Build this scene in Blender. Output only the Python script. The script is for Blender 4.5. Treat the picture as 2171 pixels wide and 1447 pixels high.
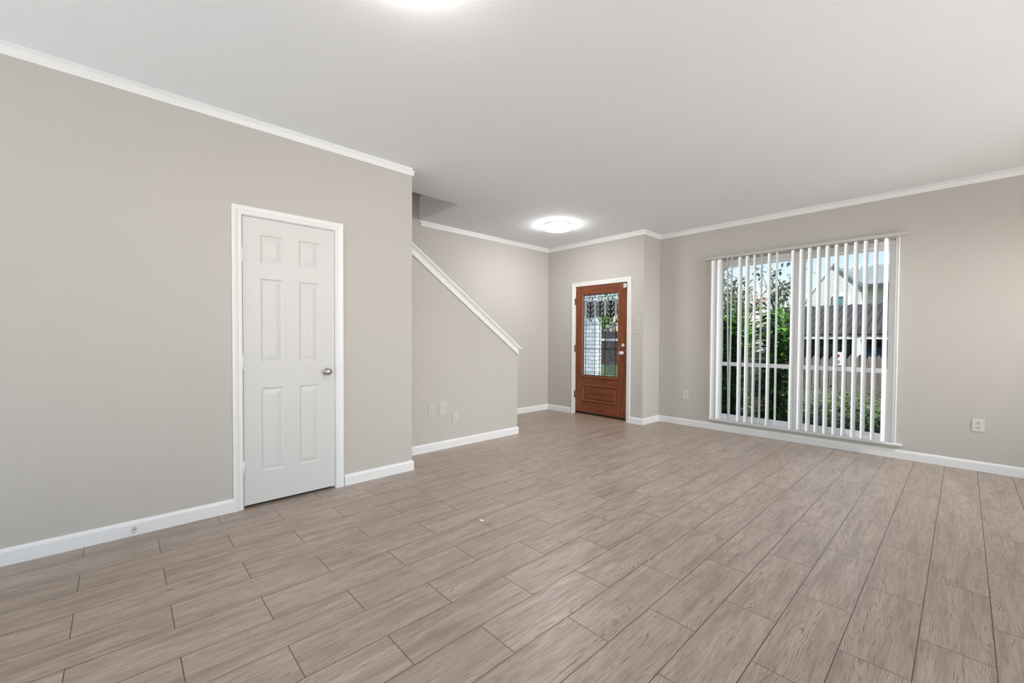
import bpy, bmesh, math, random
from mathutils import Vector, Matrix

for o in list(bpy.data.objects):
    bpy.data.objects.remove(o, do_unlink=True)
SC = bpy.context.scene
COL = SC.collection

# ------------------------------------------------------------------ camera
cam_d = bpy.data.cameras.new('camera')
cam = bpy.data.objects.new('camera', cam_d)
COL.objects.link(cam)
RX = Vector((0.7313976, -0.6819323, 0.0050865))
UX = Vector((0.0096807, 0.0178403, 0.9997940))
FX = Vector((0.6818826, 0.7311976, -0.0196499))
m4 = Matrix((RX, UX, -FX)).transposed().to_4x4()
m4.translation = Vector((0, 0, 1.21))
cam.matrix_world = m4
cam_d.sensor_fit = 'HORIZONTAL'
cam_d.sensor_width = 36.0
cam_d.lens = 893.14 * 36.0 / 2171.0
cam_d.shift_y = 11.05 / 2171.0
cam_d.clip_start = 0.05
cam_d.clip_end = 300
SC.camera = cam

# ------------------------------------------------------------------ view, sky, sun
SC.view_settings.view_transform = 'Standard'
SC.view_settings.look = 'None'
SC.view_settings.exposure = 0.06
SC.view_settings.gamma = 1.0
SC.view_settings.use_curve_mapping = False
try:
    SC.cycles.use_denoising = True
    SC.cycles.max_bounces = 12
    SC.cycles.diffuse_bounces = 8
    SC.cycles.transparent_max_bounces = 24
    SC.cycles.sample_clamp_indirect = 6.0
except Exception:
    pass
SKY_STRENGTH = 0.34
SUN_STRENGTH = 21.0
W = bpy.data.worlds.new('sky')
SC.world = W
W.use_nodes = True
wn = W.node_tree
wn.nodes.clear()
wo = wn.nodes.new('ShaderNodeOutputWorld')
wb = wn.nodes.new('ShaderNodeBackground')
ws = wn.nodes.new('ShaderNodeTexSky')
ws.sky_type = 'NISHITA'
ws.sun_disc = False
ws.sun_elevation = math.radians(48)
ws.sun_rotation = math.radians(60)
ws.air_density = 1.0
ws.dust_density = 0.6
ws.ozone_density = 1.5
wb.inputs['Strength'].default_value = SKY_STRENGTH
wn.links.new(ws.outputs[0], wb.inputs[0])
wn.links.new(wb.outputs[0], wo.inputs[0])
sun_d = bpy.data.lights.new('sun', 'SUN')
sun = bpy.data.objects.new('sun', sun_d)
COL.objects.link(sun)
sun_d.energy = SUN_STRENGTH
sun_d.angle = math.radians(0.6)
sun_d.color = (0.95, 0.985, 1.0)
SUN_FROM = Vector((-0.40, -0.66, 0.64)).normalized()
sun.rotation_euler = SUN_FROM.to_track_quat('Z', 'Y').to_euler()
sun.location = (-10, -5, 14)

LAMP_NEAR = 34.0
LAMP_ENTRY = 48.0
FILL_SPOT = 260.0  # power of the added fill spots

# ------------------------------------------------------------------ measures (metres, floor z = 0)
H = 2.744
XW, XD, YJ, YS = 5.838, 5.381, 3.072, 4.864     # window wall, front door wall, jog, stair wall
YL, XE = 3.434, 1.954                           # left wall and its end
YK, XK, KT = 3.860, 3.696, 0.124                # stair knee wall, its end, thickness
XO = 2.873                                      # edge of the stair opening in the ceiling
XB, YR = -3.6, -3.3                             # back and right walls (behind / beside the camera)
WT = 0.14

# ------------------------------------------------------------------ node helpers
def mat(name):
    m = bpy.data.materials.new(name)
    m.use_nodes = True
    nt = m.node_tree
    b = nt.nodes['Principled BSDF']
    return m, nt, b

def N(nt, typ, **kw):
    n = nt.nodes.new(typ)
    for k, v in kw.items():
        if k.startswith('i_'):
            n.inputs[k[2:].replace('_', ' ')].default_value = v
        else:
            setattr(n, k, v)
    return n

def L(nt, a, b):
    nt.links.new(a, b)

def ramp(nt, fac, stops):
    r = nt.nodes.new('ShaderNodeValToRGB')
    e = r.color_ramp.elements
    while len(e) < len(stops):
        e.new(0.5)
    for el, (p, c) in zip(e, stops):
        el.position = p
        el.color = (*c, 1)
    L(nt, fac, r.inputs[0])
    return r.outputs[0]

def math_n(nt, op, a, b=None):
    n = nt.nodes.new('ShaderNodeMath')
    n.operation = op
    for i, v in enumerate((a, b)):
        if v is None:
            continue
        if isinstance(v, (int, float)):
            n.inputs[i].default_value = v
        else:
            L(nt, v, n.inputs[i])
    return n.outputs[0]

def mixc(nt, fac, a, b, mode='MIX'):
    n = nt.nodes.new('ShaderNodeMix')
    n.data_type = 'RGBA'
    n.blend_type = mode
    if isinstance(fac, (int, float)):
        n.inputs[0].default_value = fac
    else:
        L(nt, fac, n.inputs[0])
    for i, v in ((6, a), (7, b)):
        if isinstance(v, tuple):
            n.inputs[i].default_value = (*v, 1)
        else:
            L(nt, v, n.inputs[i])
    return n.outputs[2]

def paint(name, col, rough=0.6, bump_scale=0, bump=0.0, dist=0.002, spec=0.4, tone=0.0):
    m, nt, b = mat(name)
    b.inputs['Roughness'].default_value = rough
    b.inputs['Specular IOR Level'].default_value = spec
    geo = N(nt, 'ShaderNodeNewGeometry')
    if tone:
        n = N(nt, 'ShaderNodeTexNoise', i_Scale=1.3, i_Detail=2.0)
        L(nt, geo.outputs['Position'], n.inputs['Vector'])
        d = tuple(c * (1 - tone) for c in col)
        L(nt, ramp(nt, n.outputs['Fac'], [(0.3, d), (0.7, col)]), b.inputs['Base Color'])
    else:
        b.inputs['Base Color'].default_value = (*col, 1)
    if bump:
        n = N(nt, 'ShaderNodeTexNoise', i_Scale=bump_scale, i_Detail=3.0, i_Roughness=0.55)
        L(nt, geo.outputs['Position'], n.inputs['Vector'])
        bp = N(nt, 'ShaderNodeBump', i_Strength=bump, i_Distance=dist)
        L(nt, n.outputs['Fac'], bp.inputs['Height'])
        L(nt, bp.outputs[0], b.inputs['Normal'])
    return m

def metal(name, col, rough=0.25):
    m, nt, b = mat(name)
    geo = N(nt, 'ShaderNodeTexCoord')
    n = N(nt, 'ShaderNodeTexNoise', i_Scale=40.0, i_Detail=2.0)
    L(nt, geo.outputs['Object'], n.inputs['Vector'])
    L(nt, ramp(nt, n.outputs['Fac'], [(0.3, tuple(c * 0.85 for c in col)), (0.7, col)]), b.inputs['Base Color'])
    b.inputs['Metallic'].default_value = 1.0
    b.inputs['Roughness'].default_value = rough
    return m

def glass(name, tint=(0.96, 0.98, 0.97), gloss=0.06, wavy=0.0):
    m, nt, b = mat(name)
    nt.nodes.remove(b)
    out = nt.nodes['Material Output']
    t = N(nt, 'ShaderNodeBsdfTransparent')
    t.inputs[0].default_value = (*tint, 1)
    g = N(nt, 'ShaderNodeBsdfGlossy', i_Roughness=0.02)
    mx = N(nt, 'ShaderNodeMixShader')
    lw = N(nt, 'ShaderNodeLayerWeight', i_Blend=0.15)
    f = math_n(nt, 'ADD', math_n(nt, 'MULTIPLY', lw.outputs['Fresnel'], 0.22), gloss * 0.12)
    L(nt, f, mx.inputs[0])
    L(nt, t.outputs[0], mx.inputs[1])
    L(nt, g.outputs[0], mx.inputs[2])
    if wavy:
        tc = N(nt, 'ShaderNodeTexCoord')
        n = N(nt, 'ShaderNodeTexNoise', i_Scale=60.0, i_Detail=2.0)
        L(nt, tc.outputs['Object'], n.inputs['Vector'])
        bp = N(nt, 'ShaderNodeBump', i_Strength=wavy, i_Distance=0.01)
        L(nt, n.outputs['Fac'], bp.inputs['Height'])
        L(nt, bp.outputs[0], g.inputs['Normal'])
    L(nt, mx.outputs[0], out.inputs[0])
    return m

def emis(name, col, strength):
    m, nt, b = mat(name)
    b.inputs['Base Color'].default_value = (0.9, 0.9, 0.88, 1)
    b.inputs['Emission Color'].default_value = (*col, 1)
    b.inputs['Emission Strength'].default_value = strength
    return m

# ------------------------------------------------------------------ materials
M = {}
M['wall'] = paint('beige_wall_paint', (0.512, 0.481, 0.441), 0.72, 230, 0.22, 0.0015, 0.25, 0.015)
M['unseen'] = paint('white_wall_paint', (0.86, 0.855, 0.845), 0.8, 200, 0.1, 0.001, 0.2)  # unseen walls kept white to bounce more light
M['ceiling'] = paint('white_ceiling_paint', (0.85, 0.872, 0.885), 0.85, 75, 0.35, 0.002, 0.15)
M['trim'] = paint('white_gloss_trim_paint', (0.77, 0.76, 0.75), 0.38, 60, 0.03, 0.001, 0.45)
M['door_white'] = paint('white_door_paint', (0.63, 0.612, 0.595), 0.42, 160, 0.05, 0.0006, 0.4)
M['plate'] = paint('white_plastic', (0.60, 0.588, 0.56), 0.35, 30, 0.0, 0.001, 0.5, 0.01)
M['plate_dim'] = paint('painted_plate', (0.555, 0.535, 0.500), 0.4, 30, 0.0, 0.001, 0.45, 0.01)
M['slot_dim'] = paint('grey_slot', (0.22, 0.21, 0.195), 0.6, 30, 0, 0.001, 0.3, 0.05)
M['dark'] = paint('dark_slot', (0.03, 0.028, 0.025), 0.7, 30, 0, 0.001, 0.3, 0.1)
M['vinyl'] = paint('white_window_vinyl', (0.90, 0.90, 0.90), 0.4, 40, 0.0, 0.001, 0.4, 0.01)
M['slat'] = None
M['rail'] = paint('off_white_rail', (0.50, 0.475, 0.44), 0.45, 40, 0, 0.001, 0.4, 0.02)
M['nickel'] = metal('satin_nickel', (0.50, 0.47, 0.44), 0.25)
M['chrome'] = metal('bright_nickel', (0.85, 0.82, 0.78), 0.18)
M['bronze'] = metal('dark_bronze', (0.09, 0.06, 0.045), 0.45)
M['brass'] = metal('bright_brass', (0.95, 0.75, 0.55), 0.25)
M['lead'] = metal('lead_came', (0.035, 0.036, 0.04), 0.55)
M['glass'] = glass('warming_glass', (0.972, 0.957, 0.942))  # warm tint added to offset the blue skylight indoors
M['glass_tinted'] = glass('dimming_window_glass', (0.600, 0.597, 0.594))  # tint added to dim the daylight view
M['pane'] = glass('seedy_door_glass', (0.51, 0.525, 0.53), 0.1, 0.6)  # tint also dims the view outside
M['smoked'] = glass('smoky_glass', (0.42, 0.42, 0.425), 0.1)
M['lampring'] = paint('lamp_ring_white', (0.80, 0.80, 0.80), 0.4, 40, 0, 0.001, 0.4, 0.01)
M['rubber'] = paint('black_rubber', (0.012, 0.011, 0.01), 0.7, 30, 0, 0.001, 0.3, 0.1)
M['chip'] = paint('pale_chip', (0.85, 0.80, 0.74), 0.7, 200, 0.1, 0.001, 0.3, 0.05)
M['rug'] = paint('cream_bounce_rug', (0.60, 0.60, 0.61), 0.95, 300, 0.4, 0.004, 0.1, 0.03)
M['rug_grey'] = paint('grey_bounce_rug', (0.26, 0.26, 0.27), 0.95, 300, 0.4, 0.004, 0.1, 0.03)
M['oak'] = paint('oak_threshold', (0.28, 0.17, 0.10), 0.5, 90, 0.1, 0.001, 0.4, 0.3)

def add_smudge(m, p, r):
    """a faint scuff on the paint of the left wall"""
    nt = m.node_tree
    b = nt.nodes['Principled BSDF']
    src = b.inputs['Base Color'].links[0].from_socket
    geo = N(nt, 'ShaderNodeNewGeometry')
    d = N(nt, 'ShaderNodeVectorMath', operation='DISTANCE')
    L(nt, geo.outputs['Position'], d.inputs[0])
    d.inputs[1].default_value = p
    fac = N(nt, 'ShaderNodeMapRange', i_From_Min=0.0, i_From_Max=r, i_To_Min=0.55, i_To_Max=0.0)
    L(nt, d.outputs['Value'], fac.inputs['Value'])
    L(nt, mixc(nt, fac.outputs[0], src, (0.50, 0.47, 0.40)), b.inputs['Base Color'])
add_smudge(M['wall'], (-0.187, 3.434, 2.006), 0.035)

def floor_material():
    m, nt, b = mat('wood_look_floor_tile')
    geo = N(nt, 'ShaderNodeNewGeometry')
    mp = N(nt, 'ShaderNodeMapping')
    mp.inputs['Location'].default_value = (-0.473, -0.105, 0)
    L(nt, geo.outputs['Position'], mp.inputs['Vector'])
    br = N(nt, 'ShaderNodeTexBrick', offset=0.5, offset_frequency=2, squash=1.0)
    br.inputs['Scale'].default_value = 1.0
    br.inputs['Brick Width'].default_value = 0.630
    br.inputs['Row Height'].default_value = 0.2103
    br.inputs['Mortar Size'].default_value = 0.0020
    br.inputs['Mortar Smooth'].default_value = 0.35
    br.inputs['Color1'].default_value = (0, 0, 0, 1)
    br.inputs['Color2'].default_value = (1, 1, 1, 1)
    br.inputs['Mortar'].default_value = (0.5, 0.5, 0.5, 1)
    L(nt, mp.outputs[0], br.inputs['Vector'])
    sep = N(nt, 'ShaderNodeSeparateColor')
    L(nt, br.outputs['Color'], sep.inputs[0])
    tint = sep.outputs[0]
    sp = N(nt, 'ShaderNodeSeparateXYZ')
    L(nt, geo.outputs['Position'], sp.inputs[0])
    def coords(kx, ky, ox, oy):
        c = N(nt, 'ShaderNodeCombineXYZ')
        L(nt, math_n(nt, 'ADD', math_n(nt, 'MULTIPLY', sp.outputs[0], kx), math_n(nt, 'MULTIPLY', tint, ox)), c.inputs[0])
        L(nt, math_n(nt, 'ADD', math_n(nt, 'MULTIPLY', sp.outputs[1], ky), math_n(nt, 'MULTIPLY', tint, oy)), c.inputs[1])
        return c.outputs[0]
    # broad cloudy figure, medium streaks, fine grain, cathedral rings
    def noise(v, scale, detail, rough=0.55, distort=0.0):
        n = N(nt, 'ShaderNodeTexNoise', i_Scale=scale, i_Detail=detail, i_Roughness=rough, i_Distortion=distort)
        L(nt, v, n.inputs['Vector'])
        return n.outputs['Fac']
    n1 = noise(coords(1.3, 9.0, 43.7, 17.3), 1.6, 3.0, 0.5, 0.4)
    n2 = noise(coords(2.2, 26.0, 91.1, 37.9), 1.6, 4.0, 0.6, 0.5)
    n3 = noise(coords(9.0, 150.0, 13.3, 57.1), 1.0, 3.0, 0.6, 0.3)
    # grain lines: contour lines of a swirling field, broken into short grooves
    nf = noise(coords(1.5, 7.0, 61.3, 23.9), 1.0, 2.0, 0.45, 0.3)
    fld = math_n(nt, 'ADD', sp.outputs[1], math_n(nt, 'MULTIPLY', nf, 0.13))
    fld = math_n(nt, 'ADD', fld, math_n(nt, 'MULTIPLY', n2, 0.012))
    lin_ = math_n(nt, 'SINE', math_n(nt, 'MULTIPLY', fld, 6.2832 * 165.0))
    brk = noise(coords(9.0, 70.0, 5.1, 71.7), 1.0, 2.0, 0.6, 0.6)
    lm = N(nt, 'ShaderNodeMapRange', i_From_Min=0.15, i_From_Max=0.95, i_To_Min=0.0, i_To_Max=1.0)
    L(nt, lin_, lm.inputs['Value'])
    bm_ = N(nt, 'ShaderNodeMapRange', i_From_Min=0.42, i_From_Max=0.62, i_To_Min=0.0, i_To_Max=1.0)
    L(nt, brk, bm_.inputs['Value'])
    grv = math_n(nt, 'MULTIPLY', lm.outputs[0], bm_.outputs[0])
    base = ramp(nt, n1, [(0.28, (0.265, 0.202, 0.156)), (0.48, (0.368, 0.291, 0.234)), (0.75, (0.445, 0.360, 0.297))])
    k2 = N(nt, 'ShaderNodeMapRange', i_From_Min=0.52, i_From_Max=0.76, i_To_Min=0.0, i_To_Max=0.70)
    L(nt, n2, k2.inputs['Value'])
    c2 = mixc(nt, k2.outputs[0], base, (0.175, 0.125, 0.092))
    k3 = N(nt, 'ShaderNodeMapRange', i_From_Min=0.50, i_From_Max=0.72, i_To_Min=0.0, i_To_Max=0.45)
    L(nt, n3, k3.inputs['Value'])
    c3 = mixc(nt, k3.outputs[0], c2, (0.195, 0.142, 0.106))
    c4 = mixc(nt, math_n(nt, 'MULTIPLY', grv, 0.90), c3, (0.155, 0.112, 0.084))
    tr = ramp(nt, tint, [(0.0, (0.95, 0.945, 0.94)), (1.0, (1.05, 1.045, 1.04))])
    c5 = mixc(nt, 1.0, c4, tr, 'MULTIPLY')
    c6 = mixc(nt, br.outputs['Fac'], c5, (0.045, 0.030, 0.021))
    L(nt, c6, b.inputs['Base Color'])
    rr = N(nt, 'ShaderNodeMapRange', i_From_Min=0.2, i_From_Max=0.8, i_To_Min=0.30, i_To_Max=0.44)
    L(nt, n1, rr.inputs['Value'])
    L(nt, rr.outputs[0], b.inputs['Roughness'])
    b.inputs['Specular IOR Level'].default_value = 1.0
    hgt = math_n(nt, 'SUBTRACT', math_n(nt, 'SUBTRACT', 1.0, math_n(nt, 'MULTIPLY', br.outputs['Fac'], 1.0)),
                 math_n(nt, 'ADD', math_n(nt, 'MULTIPLY', n3, 0.25), math_n(nt, 'MULTIPLY', grv, 0.5)))
    bp = N(nt, 'ShaderNodeBump', i_Strength=0.55, i_Distance=0.0018)
    L(nt, hgt, bp.inputs['Height'])
    L(nt, bp.outputs[0], b.inputs['Normal'])
    return m
M['floor'] = floor_material()

def wood(name, c_dark, c_light, axis='Z', scale=1.0, rough=0.4, spec=0.45, bump=0.2):
    m, nt, b = mat(name)
    tc = N(nt, 'ShaderNodeNewGeometry')
    mp = N(nt, 'ShaderNodeMapping')
    s = {'Z': (38, 38, 2.2), 'Y': (38, 2.2, 38), 'X': (2.2, 38, 38)}[axis]
    mp.inputs['Scale'].default_value = tuple(v * scale for v in s)
    L(nt, tc.outputs['Position'], mp.inputs['Vector'])
    n = N(nt, 'ShaderNodeTexNoise', i_Scale=1.0, i_Detail=5.0, i_Roughness=0.6, i_Distortion=0.6)
    L(nt, mp.outputs[0], n.inputs['Vector'])
    L(nt, ramp(nt, n.outputs['Fac'], [(0.28, c_dark), (0.68, c_light)]), b.inputs['Base Color'])
    b.inputs['Roughness'].default_value = rough
    b.inputs['Specular IOR Level'].default_value = spec
    bp = N(nt, 'ShaderNodeBump', i_Strength=bump, i_Distance=0.002)
    L(nt, n.outputs['Fac'], bp.inputs['Height'])
    L(nt, bp.outputs[0], b.inputs['Normal'])
    return m
M['mahogany'] = wood('red_stained_door_wood', (0.108, 0.027, 0.011), (0.245, 0.070, 0.025), 'Z', 1.0, 0.36)
M['mahogany_x'] = wood('red_stained_door_wood_across', (0.104, 0.025, 0.011), (0.238, 0.066, 0.024), 'Y', 1.0, 0.36)
M['picket'] = wood('weathered_picket_wood', (0.11, 0.090, 0.078), (0.29, 0.25, 0.22), 'Z', 0.9, 0.85, 0.2, 0.4)
M['fence_dark'] = wood('board_wood_in_shade', (0.045, 0.042, 0.034), (0.12, 0.105, 0.085), 'Z', 0.8, 0.85, 0.2, 0.4)  # shade of the shrubs put into the board colour
M['bark'] = wood('tree_bark', (0.06, 0.045, 0.035), (0.20, 0.16, 0.125), 'Z', 0.5, 0.9, 0.1, 0.5)
M['bark_pale'] = wood('pale_tree_bark', (0.30, 0.29, 0.28), (0.62, 0.61, 0.60), 'Z', 0.5, 0.9, 0.1, 0.5)
M['green_pole'] = paint('green_stake', (0.04, 0.10, 0.07), 0.6, 30, 0, 0.001, 0.3, 0.3)
M['corrugated'] = paint('dark_corrugated_roof', (0.062, 0.058, 0.057), 0.7, 20, 0, 0.001, 0.3, 0.35)
M['beam'] = paint('white_beam_paint', (0.80, 0.80, 0.79), 0.6, 20, 0, 0.001, 0.3, 0.05)
M['shed'] = wood('shaded_brown_boards', (0.05, 0.033, 0.024), (0.15, 0.095, 0.068), 'Z', 0.4, 0.85, 0.2, 0.3)  # shade under the carport put into the board colour
M['car'] = paint('dark_car_paint', (0.012, 0.014, 0.02), 0.25, 20, 0, 0.001, 0.5, 0.1)
M['carglass'] = paint('car_window', (0.05, 0.07, 0.09), 0.08, 20, 0, 0.001, 0.6, 0.1)
M['bluebin'] = paint('blue_plastic', (0.03, 0.07, 0.17), 0.5, 20, 0, 0.001, 0.4, 0.1)
M['red'] = paint('red_print', (0.45, 0.02, 0.05), 0.5, 20, 0, 0.001, 0.4, 0.05)
M['signwhite'] = paint('white_sign', (0.80, 0.80, 0.80), 0.5, 20, 0, 0.001, 0.4, 0.02)
M['roof'] = paint('grey_shingles', (0.30, 0.34, 0.35), 0.9, 14, 0.6, 0.05, 0.2, 0.25)
M['gutter'] = paint('dark_gutter', (0.10, 0.10, 0.10), 0.6, 20, 0, 0.001, 0.3, 0.1)
M['tealpane'] = paint('teal_window_glass', (0.12, 0.30, 0.32), 0.1, 5, 0, 0.001, 0.5, 0.3)
M['greypane'] = paint('grey_window_glass', (0.16, 0.22, 0.28), 0.1, 5, 0, 0.001, 0.5, 0.3)
M['concrete'] = paint('pale_concrete', (0.66, 0.66, 0.66), 0.9, 20, 0.2, 0.004, 0.2, 0.12)

def siding():
    m, nt, b = mat('white_lap_siding')
    geo = N(nt, 'ShaderNodeNewGeometry')
    sp = N(nt, 'ShaderNodeSeparateXYZ')
    L(nt, geo.outputs['Position'], sp.inputs[0])
    fr = math_n(nt, 'FRACT', math_n(nt, 'MULTIPLY', sp.outputs[2], 1 / 0.19))
    L(nt, ramp(nt, fr, [(0.0, (0.42, 0.42, 0.41)), (0.10, (0.74, 0.74, 0.73)), (0.9, (0.78, 0.78, 0.77))]), b.inputs['Base Color'])
    b.inputs['Roughness'].default_value = 0.7
    bp = N(nt, 'ShaderNodeBump', i_Strength=0.8, i_Distance=0.02)
    L(nt, fr, bp.inputs['Height'])
    L(nt, bp.outputs[0], b.inputs['Normal'])
    return m
M['siding'] = siding()

def white_brick():
    m, nt, b = mat('white_painted_brick')
    geo = N(nt, 'ShaderNodeNewGeometry')
    sp = N(nt, 'ShaderNodeSeparateXYZ')
    L(nt, geo.outputs['Position'], sp.inputs[0])
    c = N(nt, 'ShaderNodeCombineXYZ')
    L(nt, math_n(nt, 'ADD', sp.outputs[0], sp.outputs[1]), c.inputs[0])
    L(nt, sp.outputs[2], c.inputs[1])
    br = N(nt, 'ShaderNodeTexBrick', offset=0.5, offset_frequency=2)
    br.inputs['Scale'].default_value = 1.0
    br.inputs['Brick Width'].default_value = 0.22
    br.inputs['Row Height'].default_value = 0.105
    br.inputs['Mortar Size'].default_value = 0.008
    br.inputs['Mortar Smooth'].default_value = 0.3
    br.inputs['Color1'].default_value = (0.62, 0.63, 0.66, 1)
    br.inputs['Color2'].default_value = (0.78, 0.79, 0.82, 1)
    br.inputs['Mortar'].default_value = (0.22, 0.22, 0.23, 1)
    L(nt, c.outputs[0], br.inputs['Vector'])
    L(nt, br.outputs['Color'], b.inputs['Base Color'])
    b.inputs['Roughness'].default_value = 0.8
    bp = N(nt, 'ShaderNodeBump', i_Strength=0.8, i_Distance=0.01)
    bp.invert = True
    L(nt, br.outputs['Fac'], bp.inputs['Height'])
    L(nt, bp.outputs[0], b.inputs['Normal'])
    return m
M['brick'] = white_brick()

def ground_material():
    m, nt, b = mat('lawn_and_soil')
    geo = N(nt, 'ShaderNodeNewGeometry')
    n = N(nt, 'ShaderNodeTexNoise', i_Scale=0.6, i_Detail=4.0)
    L(nt, geo.outputs['Position'], n.inputs['Vector'])
    n2 = N(nt, 'ShaderNodeTexNoise', i_Scale=30.0, i_Detail=3.0)
    L(nt, geo.outputs['Position'], n2.inputs['Vector'])
    c = ramp(nt, n.outputs['Fac'], [(0.35, (0.075, 0.125, 0.035)), (0.55, (0.12, 0.185, 0.05)), (0.75, (0.20, 0.20, 0.09))])
    L(nt, mixc(nt, math_n(nt, 'MULTIPLY', n2.outputs['Fac'], 0.5), c, (0.12, 0.11, 0.06)), b.inputs['Base Color'])
    b.inputs['Roughness'].default_value = 0.95
    return m
M['ground'] = ground_material()

def leaf(name, a, bcol, trans=0.25):
    m, nt, b = mat(name)
    geo = N(nt, 'ShaderNodeNewGeometry')
    c = ramp(nt, geo.outputs['Random Per Island'], [(0.0, a), (0.7, bcol), (1.0, tuple(min(1, v * 1.5) for v in bcol))])
    L(nt, c, b.inputs['Base Color'])
    b.inputs['Roughness'].default_value = 0.4
    b.inputs['Specular IOR Level'].default_value = 0.5
    tl = N(nt, 'ShaderNodeBsdfTranslucent')
    L(nt, c, tl.inputs[0])
    mx = N(nt, 'ShaderNodeMixShader')
    mx.inputs[0].default_value = trans
    out = nt.nodes['Material Output']
    L(nt, b.outputs[0], mx.inputs[1])
    L(nt, tl.outputs[0], mx.inputs[2])
    L(nt, mx.outputs[0], out.inputs[0])
    return m
M['leaf'] = leaf('green_leaf', (0.026, 0.105, 0.018), (0.14, 0.34, 0.042))
M['leaf_light'] = leaf('light_green_leaf', (0.04, 0.10, 0.025), (0.19, 0.27, 0.09))
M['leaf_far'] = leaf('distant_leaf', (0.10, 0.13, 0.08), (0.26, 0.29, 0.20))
M['leaf_orange'] = leaf('orange_leaf', (0.33, 0.15, 0.06), (0.52, 0.30, 0.15))

def translucent_mix(name, base=(0.80, 0.81, 0.82), trans=(0.9, 0.92, 0.95), fac=0.55, rough=0.1):
    m, nt, b = mat(name)
    out = nt.nodes['Material Output']
    b.inputs['Base Color'].default_value = (*base, 1)
    b.inputs['Roughness'].default_value = rough
    t = N(nt, 'ShaderNodeBsdfTranslucent')
    t.inputs[0].default_value = (*trans, 1)
    mx = N(nt, 'ShaderNodeMixShader')
    mx.inputs[0].default_value = fac
    L(nt, b.outputs[0], mx.inputs[1])
    L(nt, t.outputs[0], mx.inputs[2])
    L(nt, mx.outputs[0], out.inputs[0])
    return m
M['bevel'] = translucent_mix('sky_white_bevel_glass')  # white body stands in for sky reflected in clear bevels
def textured(name):
    m = glass(name, (0.80, 0.80, 0.82), 0.1)
    nt = m.node_tree
    out = nt.nodes['Material Output']
    prev = out.inputs[0].links[0].from_socket
    tl = N(nt, 'ShaderNodeBsdfTranslucent')
    tc = N(nt, 'ShaderNodeNewGeometry')
    n = N(nt, 'ShaderNodeTexNoise', i_Scale=22.0, i_Detail=4.0)
    L(nt, tc.outputs['Position'], n.inputs['Vector'])
    L(nt, ramp(nt, n.outputs['Fac'], [(0.3, (0.30, 0.30, 0.32)), (0.7, (0.75, 0.76, 0.80))]), tl.inputs[0])
    mx = N(nt, 'ShaderNodeMixShader')
    f = N(nt, 'ShaderNodeMapRange', i_From_Min=0.35, i_From_Max=0.65, i_To_Min=0.12, i_To_Max=0.42)
    L(nt, n.outputs['Fac'], f.inputs['Value'])
    L(nt, f.outputs[0], mx.inputs[0])
    L(nt, prev, mx.inputs[1])
    L(nt, tl.outputs[0], mx.inputs[2])
    L(nt, mx.outputs[0], out.inputs[0])
    return m
M['textured'] = textured('hazy_textured_glass')
M['slat'] = translucent_mix('white_blind_vinyl', (0.95, 0.95, 0.95), (0.93, 0.93, 0.94), 0.12, 0.45)

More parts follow.
